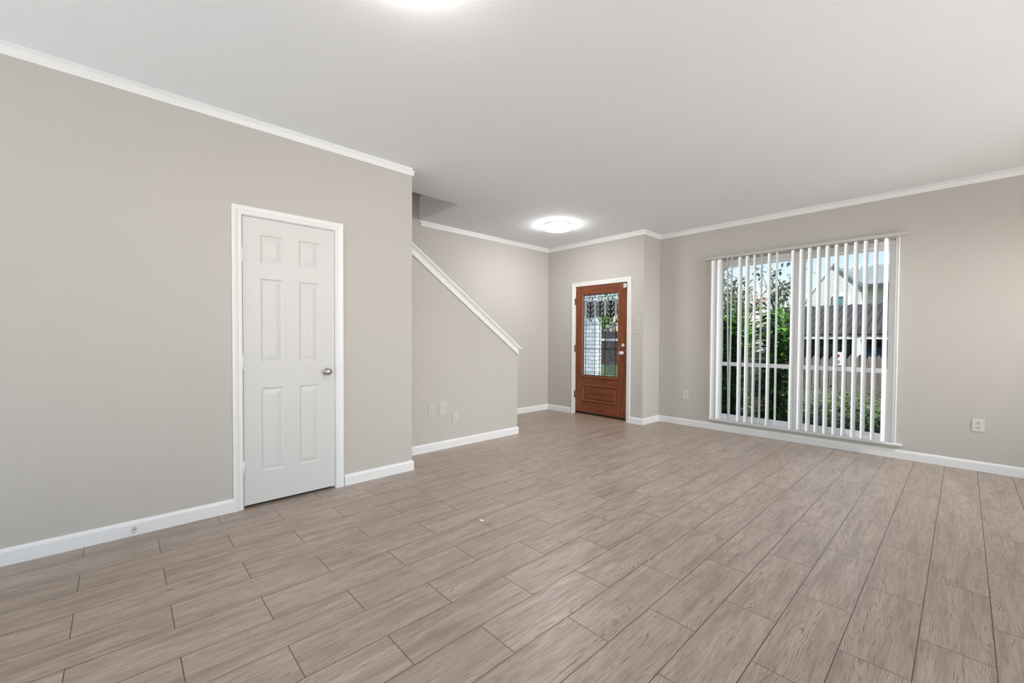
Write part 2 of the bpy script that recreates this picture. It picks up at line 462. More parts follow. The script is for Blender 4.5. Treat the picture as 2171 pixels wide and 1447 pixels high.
# ------------------------------------------------------------------ mesh builder
class MB:
    def __init__(self):
        self.v, self.f, self.s = [], [], []
    def add(self, vs, fs, smooth=False):
        b = len(self.v)
        self.v += [tuple(p) for p in vs]
        self.f += [tuple(b + i for i in f) for f in fs]
        self.s += [smooth] * len(fs)
    def box(self, x0, x1, y0, y1, z0, z1):
        x0, x1 = sorted((x0, x1)); y0, y1 = sorted((y0, y1)); z0, z1 = sorted((z0, z1))
        vs = [(x, y, z) for z in (z0, z1) for y in (y0, y1) for x in (x0, x1)]
        self.add(vs, [(0, 2, 3, 1), (4, 5, 7, 6), (0, 1, 5, 4), (2, 6, 7, 3), (0, 4, 6, 2), (1, 3, 7, 5)])
        return self
    def hexa(self, p):
        """8 corners: bottom loop 0-3, top loop 4-7"""
        self.add(p, [(3, 2, 1, 0), (4, 5, 6, 7), (0, 1, 5, 4), (1, 2, 6, 5), (2, 3, 7, 6), (3, 0, 4, 7)])
        return self
    def prism(self, poly, axis, a, b):
        """poly: 2-D points; axis: 'x' (y,z), 'y' (x,z), 'z' (x,y); extruded a..b"""
        def P(q, t):
            return {'x': (t, q[0], q[1]), 'y': (q[0], t, q[1]), 'z': (q[0], q[1], t)}[axis]
        n = len(poly)
        self.add([P(q, a) for q in poly] + [P(q, b) for q in poly],
                 [tuple(range(n))[::-1], tuple(range(n, 2 * n))] + [(i, (i + 1) % n, n + (i + 1) % n, n + i) for i in range(n)])
        return self
    def lathe(self, o, axis, prof, n=24, sx=1.0, smooth=True):
        """prof: (radius, distance along axis); sx squashes the second radius"""
        o = Vector(o); ax = Vector(axis).normalized()
        t = Vector((0, 0, 1)) if abs(ax.z) < 0.9 else Vector((1, 0, 0))
        e1 = t.cross(ax).normalized(); e2 = ax.cross(e1)
        vs, fs = [], []
        for r, h in prof:
            for i in range(n):
                a = 2 * math.pi * i / n
                vs.append(o + ax * h + e1 * (r * math.cos(a)) + e2 * (r * sx * math.sin(a)))
        for k in range(len(prof) - 1):
            for i in range(n):
                j = (i + 1) % n
                fs.append((k * n + i, k * n + j, (k + 1) * n + j, (k + 1) * n + i))
        fs.append(tuple(range(n))[::-1])
        fs.append(tuple((len(prof) - 1) * n + i for i in range(n)))
        self.add(vs, fs[:-2], smooth)
        self.add([vs[i] for i in range(n)], [tuple(range(n))[::-1]])
        self.add([vs[(len(prof) - 1) * n + i] for i in range(n)], [tuple(range(n))])
        return self
    def tube(self, pts, r, n=8, r2=None):
        pts = [Vector(p) for p in pts]
        m = len(pts)
        vs, fs = [], []
        for k, p in enumerate(pts):
            d = (pts[min(k + 1, m - 1)] - pts[max(k - 1, 0)]).normalized()
            t = Vector((0, 0, 1)) if abs(d.z) < 0.9 else Vector((1, 0, 0))
            e1 = t.cross(d).normalized(); e2 = d.cross(e1)
            rr = r if r2 is None else r + (r2 - r) * k / max(1, m - 1)
            for i in range(n):
                a = 2 * math.pi * i / n
                vs.append(p + e1 * (rr * math.cos(a)) + e2 * (rr * math.sin(a)))
        for k in range(m - 1):
            for i in range(n):
                j = (i + 1) % n
                fs.append((k * n + i, k * n + j, (k + 1) * n + j, (k + 1) * n + i))
        self.add(vs, fs, True)
        self.add([vs[i] for i in range(n)], [tuple(range(n))[::-1]])
        self.add([vs[(m - 1) * n + i] for i in range(n)], [tuple(range(n))])
        return self
    def build(self, name, material, parent=None, origin=None, bevel=0.0, weld=True):
        me = bpy.data.meshes.new(name)
        bm = bmesh.new()
        o3 = Vector(origin) if origin is not None else Vector((0, 0, 0))
        bv = [bm.verts.new(Vector(p) - o3) for p in self.v]
        for f, s in zip(self.f, self.s):
            try:
                fc = bm.faces.new([bv[i] for i in f])
                fc.smooth = s
            except ValueError:
                pass
        if weld:
            bmesh.ops.remove_doubles(bm, verts=bm.verts, dist=1e-6)
            bmesh.ops.recalc_face_normals(bm, faces=bm.faces)
        bm.to_mesh(me)
        bm.free()
        me.materials.append(material)
        o = bpy.data.objects.new(name, me)
        COL.objects.link(o)
        o.location = o3
        if parent is not None:
            o.parent = parent
            o.matrix_parent_inverse = Matrix.Translation(-parent.location)
        if bevel:
            md = o.modifiers.new('bevel', 'BEVEL')
            md.width = bevel
            md.segments = 2
            md.limit_method = 'ANGLE'
        return o

def tag(o, label, cat, group=None, kind=None):
    o['label'] = label
    o['category'] = cat
    if group:
        o['group'] = group
    if kind:
        o['kind'] = kind
    return o

def thing(name, label, cat, loc, group=None):
    o = bpy.data.objects.new(name, None)
    o.empty_display_size = 0.1
    COL.objects.link(o)
    o.location = loc
    bpy.context.view_layer.update()
    return tag(o, label, cat, group)

def struct(o, label=None, cat=None):
    o['kind'] = 'structure'
    if label:
        o['label'] = label
        o['category'] = cat
    return o

def segs_moulding(path, prof, names, material, ends=None):
    """one moulding object per wall, mitred at the corners; the room lies on the left of the path;
    prof: (offset into the room, z)"""
    n = len(path)
    P = [Vector(p) for p in path]
    offs = []
    for i in range(n):
        ds = []
        if i > 0:
            ds.append((P[i] - P[i - 1]).normalized())
        if i < n - 1:
            ds.append((P[i + 1] - P[i]).normalized())
        ns = [Vector((-d.y, d.x)) for d in ds]
        if len(ns) == 2:
            b = ns[0] + ns[1]
            b = b / (1 + ns[0].dot(ns[1]))
        else:
            b = ns[0]
        offs.append(b)
    out = []
    for i in range(n - 1):
        if names[i] is None:
            continue
        mb = MB()
        k = len(prof)
        a = [(P[i].x + offs[i].x * d, P[i].y + offs[i].y * d, z) for d, z in prof]
        c = [(P[i + 1].x + offs[i + 1].x * d, P[i + 1].y + offs[i + 1].y * d, z) for d, z in prof]
        mb.add(a + c, [(j, (j + 1) % k, k + (j + 1) % k, k + j) for j in range(k)] + [tuple(range(k))[::-1], tuple(range(k, 2 * k))])
        o = struct(mb.build(names[i], material))
        out.append(o)
    return out

# ================================================================== SETTING
# floor and ceiling
struct(MB().box(XB - WT, XW + 0.16, YR - WT, YS + WT, -0.15, 0.0).build('floor', M['floor']))
c = MB()
c.box(XB - WT, XW + 0.16, YR - WT, YK + KT, H, H + 0.30)
c.box(XO, XW + 0.16, YK + KT, YS + WT, H, H + 0.30)
struct(c.build('ceiling', M['ceiling'], weld=False))

# closet door opening in the left wall
DX0, DX1, DZ = 0.634, 1.261, 2.055
w = MB()
w.box(XB - WT, DX0 - 0.018, YL, YL + 0.12, 0, H)
w.box(DX1 + 0.018, XE, YL, YL + 0.12, 0, H)
w.box(DX0 - 0.018, DX1 + 0.018, YL, YL + 0.12, DZ + 0.018, H)
struct(w.build('wall_left', M['wall'], weld=False))
struct(MB().box(XE - 0.12, XE, YL + 0.12, YK, 0, H).build('wall_left_return', M['wall']))
struct(MB().box(DX0 - 0.15, DX1 + 0.15, YL + 0.38, YL + 0.40, 0, DZ + 0.2).build('wall_closet_shade', M['dark']))  # dark sheet standing in for the shade inside the closet

# stair knee wall and stairwell
def cap_z(x):
    return 2.082 - 0.703 * (x - 2.180)
KX0 = XE - 0.12
w = MB()
w.prism([(KX0, 0), (XK, 0), (XK, cap_z(XK) + 0.03), (KX0, cap_z(KX0) + 0.03)], 'y', YK, YK + KT)
struct(w.build('wall_knee', M['wall']))
w = MB()
w.box(-0.62, KX0, YK, YK + KT, 0, H)
struct(w.build('wall_behind_closet', M['wall']))
w = MB()
w.box(-0.62, XD + WT, YS, YS + 0.12, 0, H)
w.box(-0.62, XO, YS, YS + 0.12, H, 5.2)
struct(w.build('wall_stairs', M['wall'], weld=False))
w = MB()
w.box(-0.62, -0.5, YK + KT, YS, 0, 5.2)
w.box(XO, XO + 0.12, YK + KT, YS + 0.12, H + 0.30, 5.2)
w.box(-0.62, XO + 0.12, YK, YK + KT, H + 0.30, 5.2)
w.box(-0.62, XO + 0.12, YK, YS + 0.12, 5.2, 5.3)
struct(w.build('wall_stairwell', M['wall'], weld=False))

# front door wall, jog, window wall
FY0, FY1, FZ0, FZ1 = 3.333, 4.268, 0.050, 2.035
w = MB()
w.box(XD, XD + WT, YJ, FY0 - 0.02, 0, H)
w.box(XD, XD + WT, FY1 + 0.02, YS + 0.12, 0, H)
w.box(XD, XD + WT, FY0 - 0.02, FY1 + 0.02, FZ1 + 0.02, H)
struct(w.build('wall_front', M['wall'], weld=False))
struct(MB().box(XD + WT, XW + 0.16, YJ, YJ + 0.12, 0, H).build('wall_jog', M['wall']))
OY0, OY1, OZ0, OZ1 = 0.490, 2.312, 0.150, 2.250
w = MB()
w.box(XW, XW + 0.16, YR - WT, OY0, 0, H)
w.box(XW, XW + 0.16, OY1, YJ, 0, H)
w.box(XW, XW + 0.16, OY0, OY1, 0, OZ0)
w.box(XW, XW + 0.16, OY0, OY1, OZ1, H)
struct(w.build('wall_window', M['wall'], weld=False))

# unseen walls behind and beside the camera; large glazed openings added for daylight
BY0, BY1, BZ1 = -3.1, 3.2, 2.5
w = MB()
w.box(XB - WT, XB, YR, BY0, 0, H)
w.box(XB - WT, XB, BY1, YL, 0, H)
w.box(XB - WT, XB, BY0, BY1, BZ1, H)
struct(w.build('wall_back', M['unseen'], weld=False))
RX0, RX1 = -3.2, 3.7
w = MB()
w.box(XB - WT, RX0, YR - WT, YR, 0, H)
w.box(RX1, XW, YR - WT, YR, 0, H)
w.box(RX0, RX1, YR - WT, YR, BZ1, H)
struct(w.build('wall_right', M['unseen'], weld=False))
w = MB()
for y in (BY0, -0.03, BY1 - 0.06):
    w.box(XB - 0.10, XB - 0.05, y, y + 0.06, 0, BZ1)
for z in (0, BZ1 - 0.06):
    w.box(XB - 0.10, XB - 0.05, BY0 + 0.06, BY1 - 0.06, z, z + 0.06)
wf = struct(w.build('window_added_back', M['vinyl'], weld=False))
MB().box(XB - 0.078, XB - 0.072, BY0 + 0.06, BY1 - 0.06, 0.06, BZ1 - 0.06).build('glass_pane', M['glass'], wf)
w = MB()
for x in (RX0, -0.03, RX1 - 0.06):
    w.box(x, x + 0.06, YR - 0.10, YR - 0.05, 0, BZ1)
for z in (0, BZ1 - 0.06):
    w.box(RX0 + 0.06, RX1 - 0.06, YR - 0.10, YR - 0.05, z, z + 0.06)
wf = struct(w.build('window_added_right', M['vinyl'], weld=False))
MB().box(RX0 + 0.06, RX1 - 0.06, YR - 0.078, YR - 0.072, 0.06, BZ1 - 0.06).build('glass_pane', M['glass'], wf)

# baseboards
BP = [(0.0, 0.0), (0.014, 0.0), (0.014, 0.070), (0.011, 0.080), (0.006, 0.088), (0.0, 0.090)]
segs_moulding([(XW, YR), (XW, YJ), (XD, YJ), (XD, 3.273)], BP, ['baseboard_window', 'baseboard_jog', 'baseboard_front'], M['trim'])
segs_moulding([(XD, 4.345), (XD, YS), (XK, YS)], BP, ['baseboard_front_corner', 'baseboard_stairs'], M['trim'])
segs_moulding([(XK, YK + KT), (XK, YK), (XE, YK), (XE, YL), (1.335, YL)], BP,
              ['baseboard_knee_end', 'baseboard_knee', 'baseboard_return', 'baseboard_left_end'], M['trim'])
segs_moulding([(0.571, YL), (XB, YL), (XB, BY1)], BP, ['baseboard_left', 'baseboard_back'], M['trim'])

# crown moulding: a leaning fascia with a shadow gap under the ceiling
CP = [(0.0, H - 0.072), (0.008, H - 0.072), (0.011, H - 0.064), (0.017, H - 0.036), (0.020, H - 0.031), (0.020, H - 0.026),
      (0.005, H - 0.026), (0.005, H), (0.0, H)]
segs_moulding([(XW, YR), (XW, YJ), (XD, YJ), (XD, YS), (XO + 0.012, YS)], CP,
              ['trim_1', 'trim_2', 'trim_3', 'trim_4'], M['trim'])
segs_moulding([(XE, YK), (XE, YL), (XB, YL)], CP, ['trim_5', 'trim_6'], M['trim'])

# sloping cap of the knee wall: fascia, bead and overhanging top
def slope_bar(x0, x1, d0, d1, h0, h1, mb):
    """bar along the knee slope; d = y range, h = height range above the wall line (vertical)"""
    p = []
    for h in (h0, h1):
        p += [(x0, d0, cap_z(x0) + h), (x1, d0, cap_z(x1) + h), (x1, d1, cap_z(x1) + h), (x0, d1, cap_z(x0) + h)]
    mb.hexa(p)
cp = MB()
F0, F1 = YK, YK + KT
XC1 = XK + 0.005
for (a, b) in ((F0 - 0.016, F0), (F1, F1 + 0.016)):
    slope_bar(XE + 0.002, XC1, a, b, -0.012, 0.055, cp)
slope_bar(XE + 0.002, XC1, F0 - 0.022, F0, -0.016, 0.000, cp)
slope_bar(XE + 0.002, XC1 + 0.012, F0 - 0.024, F1 + 0.024, 0.055, 0.072, cp)
slope_bar(XE + 0.002, XC1 + 0.035, F0 - 0.040, F1 + 0.040, 0.072, 0.098, cp)
struct(cp.build('trim_7', M['trim'], bevel=0.004, weld=False))

# ------------------------------------------------------------------ panelled door slabs
def panel_slab(mb, us, vs, panels, P, depth_groove=0.008, bev=0.034, lip=0.012, back=0.035):
    """front face lattice with raised panels; P(u, v, d): d>0 towards the room"""
    U = sorted(set([us[0], us[1]] + [p[0] for p in panels] + [p[1] for p in panels]))
    V = sorted(set([vs[0], vs[1]] + [p[2] for p in panels] + [p[3] for p in panels]))
    for i in range(len(U) - 1):
        for j in range(len(V) - 1):
            u, v = (U[i] + U[i + 1]) / 2, (V[j] + V[j + 1]) / 2
            if any(p[0] < u < p[1] and p[2] < v < p[3] for p in panels):
                continue
            mb.add([P(U[i], V[j], 0), P(U[i + 1], V[j], 0), P(U[i + 1], V[j + 1], 0), P(U[i], V[j + 1], 0)], [(0, 1, 2, 3)])
    for a, b, c0, d0 in panels:
        loops = []
        for ins, dep in ((0, 0), (0.004, -depth_groove * 0.5), (lip, -depth_groove), (lip + 0.003, -depth_groove), (lip + bev, -0.0015)):
            loops.append([P(a + ins, c0 + ins, dep), P(b - ins, c0 + ins, dep), P(b - ins, d0 - ins, dep), P(a + ins, d0 - ins, dep)])
        vsl = [q for l in loops for q in l]
        fs = []
        for k in range(len(loops) - 1):
            for i in range(4):
                j = (i + 1) % 4
                fs.append((4 * k + i, 4 * k + j, 4 * k + 4 + j, 4 * k + 4 + i))
        fs.append(tuple(4 * (len(loops) - 1) + i for i in range(4)))
        mb.add(vsl, fs)
    q = [P(us[0], vs[0], 0), P(us[1], vs[0], 0), P(us[1], vs[1], 0), P(us[0], vs[1], 0)]
    r = [P(us[0], vs[0], -back), P(us[1], vs[0], -back), P(us[1], vs[1], -back), P(us[0], vs[1], -back)]
    mb.add(q + r, [(0, 1, 5, 4), (1, 2, 6, 5), (2, 3, 7, 6), (3, 0, 4, 7), (7, 6, 5, 4)])

def casing_profile(wd):
    return [(0.0, 0.0), (0.0, 0.010), (0.006, 0.013), (wd * 0.35, 0.011), (wd * 0.55, 0.016), (wd * 0.85, 0.019), (wd, 0.017), (wd, 0.0)]

def casing(mb, P, u0, u1, v0, v1, wd):
    """three mitred sides round an opening u0..u1, 0..v1; P(u, v, d)"""
    prof = casing_profile(wd)
    k = len(prof)
    def run(A, B):
        mb.add(A + B, [(j, (j + 1) % k, k + (j + 1) % k, k + j) for j in range(k)] + [tuple(range(k))[::-1], tuple(range(k, 2 * k))])
    run([P(u0 - o, v0, d) for o, d in prof], [P(u0 - o, v1 + o, d) for o, d in prof])
    run([P(u0 - o, v1 + o, d) for o, d in prof], [P(u1 + o, v1 + o, d) for o, d in prof])
    run([P(u1 + o, v1 + o, d) for o, d in prof], [P(u1 + o, v0, d) for o, d in prof])

# closet door
PL = lambda u, v, d: (u, YL - d, v)
cs = MB()
casing(cs, PL, DX0 - 0.008, DX1 + 0.008, 0.0, DZ + 0.008, 0.058)
cs.box(DX0 - 0.018, DX0 - 0.003, YL, YL + 0.115, 0, DZ + 0.003)
cs.box(DX1 + 0.003, DX1 + 0.018, YL, YL + 0.115, 0, DZ + 0.003)
cs.box(DX0 - 0.018, DX1 + 0.018, YL, YL + 0.115, DZ + 0.003, DZ + 0.018)
cs.box(DX0 - 0.003, DX0 + 0.012, YL + 0.045, YL + 0.06, 0, DZ + 0.003)
cs.box(DX1 - 0.012, DX1 + 0.003, YL + 0.045, YL + 0.06, 0, DZ + 0.003)
struct(cs.build('trim_8', M['trim'], weld=False))
pan = []
for a, b in ((0.743, 0.890), (0.999, 1.143)):
    pan += [(a, b, 1.742, 1.940), (a, b, 1.026, 1.629), (a, b, 0.242, 0.845)]
ds = MB()
panel_slab(ds, (DX0, DX1), (0.020, DZ), pan, lambda u, v, d: (u, YL + 0.002 - d, v))
door1 = struct(ds.build('door_1', M['door_white'], origin=(DX0, YL, 0.02)),
               'white six-panel closet door with satin knob in the left wall', 'door')
kn = MB()
ko = (1.196, YL + 0.002, 0.942)
kn.lathe(ko, (0, -1, 0), [(0.031, 0.0), (0.031, 0.006), (0.026, 0.010), (0.012, 0.014), (0.011, 0.028), (0.020, 0.034), (0.027, 0.043), (0.029, 0.052), (0.026, 0.060), (0.016, 0.066), (0.004, 0.068)], 32, 0.86)
kb = kn.build('knob', M['nickel'], door1)
kb['label'] = 'satin nickel door knob'
for z in (1.782, 1.036, 0.290):
    hb = MB()
    hb.tube([(DX0 - 0.004, YL - 0.008, z - 0.044), (DX0 - 0.004, YL - 0.008, z + 0.044)], 0.006, 10)
    hb.lathe((DX0 - 0.004, YL - 0.008, z + 0.044), (0, 0, 1), [(0.007, 0), (0.007, 0.004), (0.003, 0.008)], 10)
    hb.lathe((DX0 - 0.004, YL - 0.008, z - 0.044), (0, 0, -1), [(0.007, 0), (0.007, 0.004), (0.003, 0.008)], 10)
    hb.box(DX0 - 0.002, DX0 + 0.004, YL - 0.004, YL + 0.004, z - 0.044, z + 0.044)
    hb.build('hinge', M['trim'], door1)

# front door: wood slab, leaded glass, panel
PF = lambda u, v, d: (XD - d, u, v)
cs = MB()
casing(cs, PF, FY0 - 0.006, FY1 + 0.006, 0.0, FZ1 + 0.006, 0.062)
cs.box(XD, XD + WT, FY0 - 0.02, FY0 - 0.003, 0, FZ1 + 0.003)
cs.box(XD, XD + WT, FY1 + 0.003, FY1 + 0.02, 0, FZ1 + 0.003)
cs.box(XD, XD + WT, FY0 - 0.02, FY1 + 0.02, FZ1 + 0.003, FZ1 + 0.02)
struct(cs.build('trim_9', M['trim'], weld=False))
struct(MB().prism([(XD - 0.035, 0.0), (XD + WT, 0.0), (XD + WT, 0.020), (XD + 0.004, 0.020), (XD - 0.030, 0.006)], 'y', FY0 - 0.003, FY1 + 0.003).build('trim_10', M['oak']))
LY0, LY1, LZ0, LZ1 = 3.487, 4.122, 0.636, 1.894      # glass
XF = XD + 0.004
ds = MB()
for b in ((FY0, LY0 - 0.012, FZ0, FZ1), (LY1 + 0.012, FY1, FZ0, FZ1)):
    ds.box(XF, XF + 0.042, b[0], b[1], b[2], b[3])
door2 = struct(ds.build('door_2', M['mahogany'], origin=(XD, FY1, 0.05), weld=False),
               'red-brown wooden front door with leaded glass window', 'door')
ds = MB()
ds.box(XF, XF + 0.042, LY0 - 0.012, LY1 + 0.012, LZ1 + 0.012, FZ1)
ds.box(XF + 0.020, XF + 0.042, LY0 - 0.012, LY1 + 0.012, FZ0, 0.210)
panel_slab(ds, (LY0 - 0.012, LY1 + 0.012), (FZ0, LZ0 - 0.012), [(3.492, 4.112, 0.232, 0.482)],
           lambda u, v, d: (XF - d, u, v), 0.012, 0.036, 0.012, 0.042)
ds.build('rail', M['mahogany_x'], door2)
# moulded frames round the glass and the panel
def frame_mould(mb, y0, y1, z0, z1, prof):
    k = len(prof)
    cor = [(y0, z0, 1, 1), (y1, z0, -1, 1), (y1, z1, -1, -1), (y0, z1, 1, -1)]
    rings = [[(XF - d, y + sy * o, z + sz * o) for o, d in prof] for y, z, sy, sz in cor]
    for i in range(4):
        A, B = rings[i], rings[(i + 1) % 4]
        mb.add(A + B, [(j, (j + 1) % k, k + (j + 1) % k, k + j) for j in range(k)])
fm = MB()
frame_mould(fm, 3.456, 4.156, 0.602, 1.932, [(0, -0.001), (0, 0.006), (0.008, 0.012), (0.022, 0.010), (0.030, 0.002), (0.036, -0.006), (0.036, -0.02)])
fm.build('glass_frame', M['mahogany'], door2)
fm = MB()
frame_mould(fm, 3.456, 4.148, 0.224, 0.490, [(0, -0.001), (0, 0.004), (0.008, 0.010), (0.020, 0.009), (0.030, 0.001), (0.034, -0.006)])
# carved laurel line on the panel
fm.build('panel_frame', M['mahogany_x'], door2)
cv = MB()
for i in range(9):
    y = 3.58 + i * 0.055
    s = -1 if y < 3.80 else 1
    for sg in (-1, 1):
        cv.tube([(XF + 0.0005, y + s * 0.020, 0.358), (XF - 0.001, y, 0.358 + sg * 0.013), (XF + 0.0005, y - s * 0.022, 0.358 + sg * 0.022)], 0.0035, 6, 0.0015)
cv.build('carving', M['mahogany_x'], door2)
MB().box(XF - 0.001, XF + 0.040, FY0 + 0.003, FY1 - 0.003, 0.022, 0.052).build('door_sweep', M['rubber'], door2)
MB().box(XF + 0.019, XF + 0.023, LY0 - 0.010, LY1 + 0.010, LZ0 - 0.010, LZ1 + 0.010).build('glass_pane', M['pane'], door2)

XG = XF + 0.014
def gy(u):
    return LY1 + (LY0 - LY1) * u
def gz(v):
    return LZ1 + (LZ0 - LZ1) * v
lead = MB()
bevg = MB()
def came(u0, v0, u1, v1, wd=0.0065, mb=None, t=0.006):
    mb = mb or lead
    a = Vector((gy(u0), gz(v0))); b = Vector((gy(u1), gz(v1)))
    d = (b - a)
    if d.length < 1e-6:
        return
    d.normalize()
    n = Vector((-d.y, d.x)) * wd / 2
    q = [a - n, b - n, b + n, a + n]
    mb.hexa([(XG - t / 2, p.x, p.y) for p in q] + [(XG + t / 2, p.x, p.y) for p in q])
for u in (0.07, 0.345, 0.485, 0.635, 0.93):
    came(u, 0.355, u, 0.995)
for u in (0.005, 0.995):
    came(u, 0.0, u, 1.0, 0.010)
for v in (0.005, 0.995):
    came(0, v, 1, v, 0.010)
for v in (0.352, 0.368, 0.662, 0.676, 0.968):
    came(0, v, 1, v, 0.0055)
came(0, 0.030, 1, 0.030)
for u in (0.19, 0.345, 0.485, 0.635, 0.78):
    came(u, 0.0, u, 0.05)
# upper band: upright bevel pairs, feather chevrons, small shields
for u in (0.07, 0.345, 0.635, 0.93):
    for du in (-0.034, 0.0, 0.034):
        came(u + du, 0.075, u + du, 0.265, 0.0075)
    for du in (-0.017, 0.017):
        came(u + du, 0.080, u + du, 0.262, 0.012, bevg, 0.009)
    came(u - 0.034, 0.075, u + 0.034, 0.075, 0.008)
    came(u, 0.265, u, 0.352, 0.006)
for cu in (0.2075, 0.49, 0.7825):
    came(cu, 0.100, cu, 0.33, 0.016)
    came(cu, 0.300, cu, 0.350, 0.012, bevg, 0.009)
    for sg in (-1, 1):
        for k in range(3):
            v = 0.092 + k * 0.062
            came(cu + sg * 0.098, v, cu + sg * 0.018, v + 0.052, 0.030)
            came(cu + sg * 0.092, v + 0.003, cu + sg * 0.026, v + 0.046, 0.012, bevg, 0.009)
        came(cu + sg * 0.10, 0.272, cu, 0.335, 0.010)
    # shield
    pts = [(-0.05, 0.03), (-0.05, 0.068), (-0.03, 0.085), (0, 0.092), (0.03, 0.085), (0.05, 0.068), (0.05, 0.03)]
    for p, q in zip(pts[:-1], pts[1:]):
        came(cu + p[0], p[1], cu + q[0], q[1], 0.008)
    sh = [(gy(cu + p[0] * 0.85), gz(0.034 + (p[1] - 0.03) * 0.85)) for p in pts]
    bevg.prism(sh, 'x', XG - 0.003, XG + 0.003)
smk = MB()
for cu in (0.2075, 0.49, 0.7825):
    smk.box(XG + 0.004, XG + 0.006, gy(cu + 0.102), gy(cu - 0.102), gz(0.275), gz(0.088))
so = smk.build('smoked_glass', M['smoked'], door2, weld=False)
so['label'] = 'dark smoky glass between the bevels'
tx = MB().box(XG + 0.003, XG + 0.005, gy(0.93), gy(0.635), gz(0.965), gz(0.370))
to = tx.build('textured_glass', M['textured'], door2)
to['label'] = 'hazy textured glass field'
lo = lead.build('lead_came', M['lead'], door2, weld=False)
lo['label'] = 'dark lead lines of the glass'
bo = bevg.build('bevel_glass', M['bevel'], door2, weld=False)
bo['label'] = 'bevelled glass strips, whitened to look like reflected sky'

db = MB()
db.lathe((XF, 3.400, 1.114), (-1, 0, 0), [(0.031, 0), (0.031, 0.006), (0.027, 0.012), (0.012, 0.014)], 28)
dbo = db.build('deadbolt', M['chrome'], door2)
MB().box(XF - 0.034, XF - 0.013, 3.394, 3.406, 1.094, 1.134).build('thumb_turn', M['nickel'], dbo, bevel=0.003)
kn = MB()
kn.lathe((XF, 3.413, 1.002), (-1, 0, 0), [(0.033, 0), (0.033, 0.005), (0.028, 0.010), (0.012, 0.013), (0.012, 0.030), (0.022, 0.036), (0.029, 0.045), (0.030, 0.054), (0.026, 0.062), (0.012, 0.067), (0.003, 0.068)], 28)
kn.build('knob', M['chrome'], door2)
for z in (1.800, 1.050, 0.316):
    hb = MB()
    hb.tube([(XD - 0.008, FY1 + 0.006, z - 0.05), (XD - 0.008, FY1 + 0.006, z + 0.05)], 0.008, 10)
    hb.lathe((XD - 0.008, FY1 + 0.006, z + 0.05), (0, 0, 1), [(0.009, 0), (0.009, 0.005), (0.003, 0.009)], 10)
    hb.build('hinge', M['bronze'], door2)
for y, z in ((4.236, 1.994), (3.420, 1.991), (4.200, 0.195), (3.394, 0.199)):
    pb = MB()
    pb.lathe((XF, y, z), (-1, 0, 0), [(0.006, 0), (0.006, 0.006), (0.003, 0.010)], 12)
    pb.lathe((XF, y, z - 0.016), (-1, 0, 0), [(0.005, 0), (0.004, 0.006), (0.002, 0.008)], 12)
    pb.build('hook_screw', M['brass'], door2)

sn = thing('door_sensor', 'small white alarm contact at the top corner of the front door', 'alarm sensor', (XD - 0.02, 3.36, 1.95))
MB().box(XF - 0.022, XF, 3.352, 3.388, 1.950, 2.018).build('magnet', M['plate'], sn, bevel=0.004)
MB().box(XD - 0.034, XD - 0.012, 3.333, 3.349, 1.955, 2.012).build('switch_body', M['plate'], sn, bevel=0.003)

# ------------------------------------------------------------------ window 1
XV = XW + 0.052          # room face of the vinyl frame
fr = MB()
YM0, YM1 = 1.286, 1.436
fr.box(XV, XV + 0.075, OY0, OY0 + 0.034, OZ0, OZ1)
fr.box(XV, XV + 0.075, OY1 - 0.075, OY1, OZ0, OZ1)
fr.box(XV - 0.012, XV + 0.075, YM0 + 0.030, YM1 - 0.030, OZ0, OZ1)
for a, b in ((OY0 + 0.034, YM0 + 0.030), (YM1 - 0.030, OY1 - 0.075)):
    fr.box(XV, XV + 0.075, a, b, OZ0, OZ0 + 0.035)
    fr.box(XV, XV + 0.075, a, b, OZ1 - 0.045, OZ1)
win = struct(fr.build('window_1', M['vinyl'], origin=(XV, (OY0 + OY1) / 2, OZ0), weld=False),
             'white double window behind vertical blinds', 'window')
def sash(y0, y1, z0, z1, x, st, rb, rt):
    s = MB()
    s.box(x, x + 0.03, y0, y0 + st, z0, z1)
    s.box(x, x + 0.03, y1 - st, y1, z0, z1)
    s.box(x, x + 0.03, y0 + st, y1 - st, z0, z0 + rb)
    s.box(x, x + 0.03, y0 + st, y1 - st, z1 - rt, z1)
    o = s.build('sash', M['vinyl'], win, bevel=0.002, weld=False)
    MB().box(x + 0.012, x + 0.018, y0 + st - 0.004, y1 - st + 0.004, z0 + rb - 0.004, z1 - rt + 0.004).build('glass_pane', M['glass_tinted'], o)
for a, b in ((OY0 + 0.034, YM0 + 0.030), (YM1 - 0.030, OY1 - 0.075)):
    sash(a, b, OZ0 + 0.035, 0.912, XV + 0.008, 0.030, 0.034, 0.050)
    sash(a, b, 0.862, OZ1 - 0.045, XV + 0.040, 0.024, 0.040, 0.040)
# stool and casing
st = MB()
st.prism([(XW - 0.036, 0.136), (XW - 0.040, 0.140), (XW - 0.040, 0.148), (XW - 0.034, 0.154), (XW + 0.052, 0.154), (XW + 0.052, 0.130), (XW - 0.036, 0.130)], 'y', 0.412, 2.330)
struct(st.build('trim_11', M['trim']))
cs = MB()
PWN = [(0.0, 0.0), (0.0, 0.004), (0.016, 0.005), (0.019, 0.014), (0.024, 0.017), (0.029, 0.014), (0.030, 0.0)]
for y, s in ((OY0, -1), (OY1, 1)):
    cs.prism([(XW - d, y + s * o) for o, d in PWN], 'z', 0.154, OZ1 + 0.03)
struct(cs.build('trim_12', M['trim']))

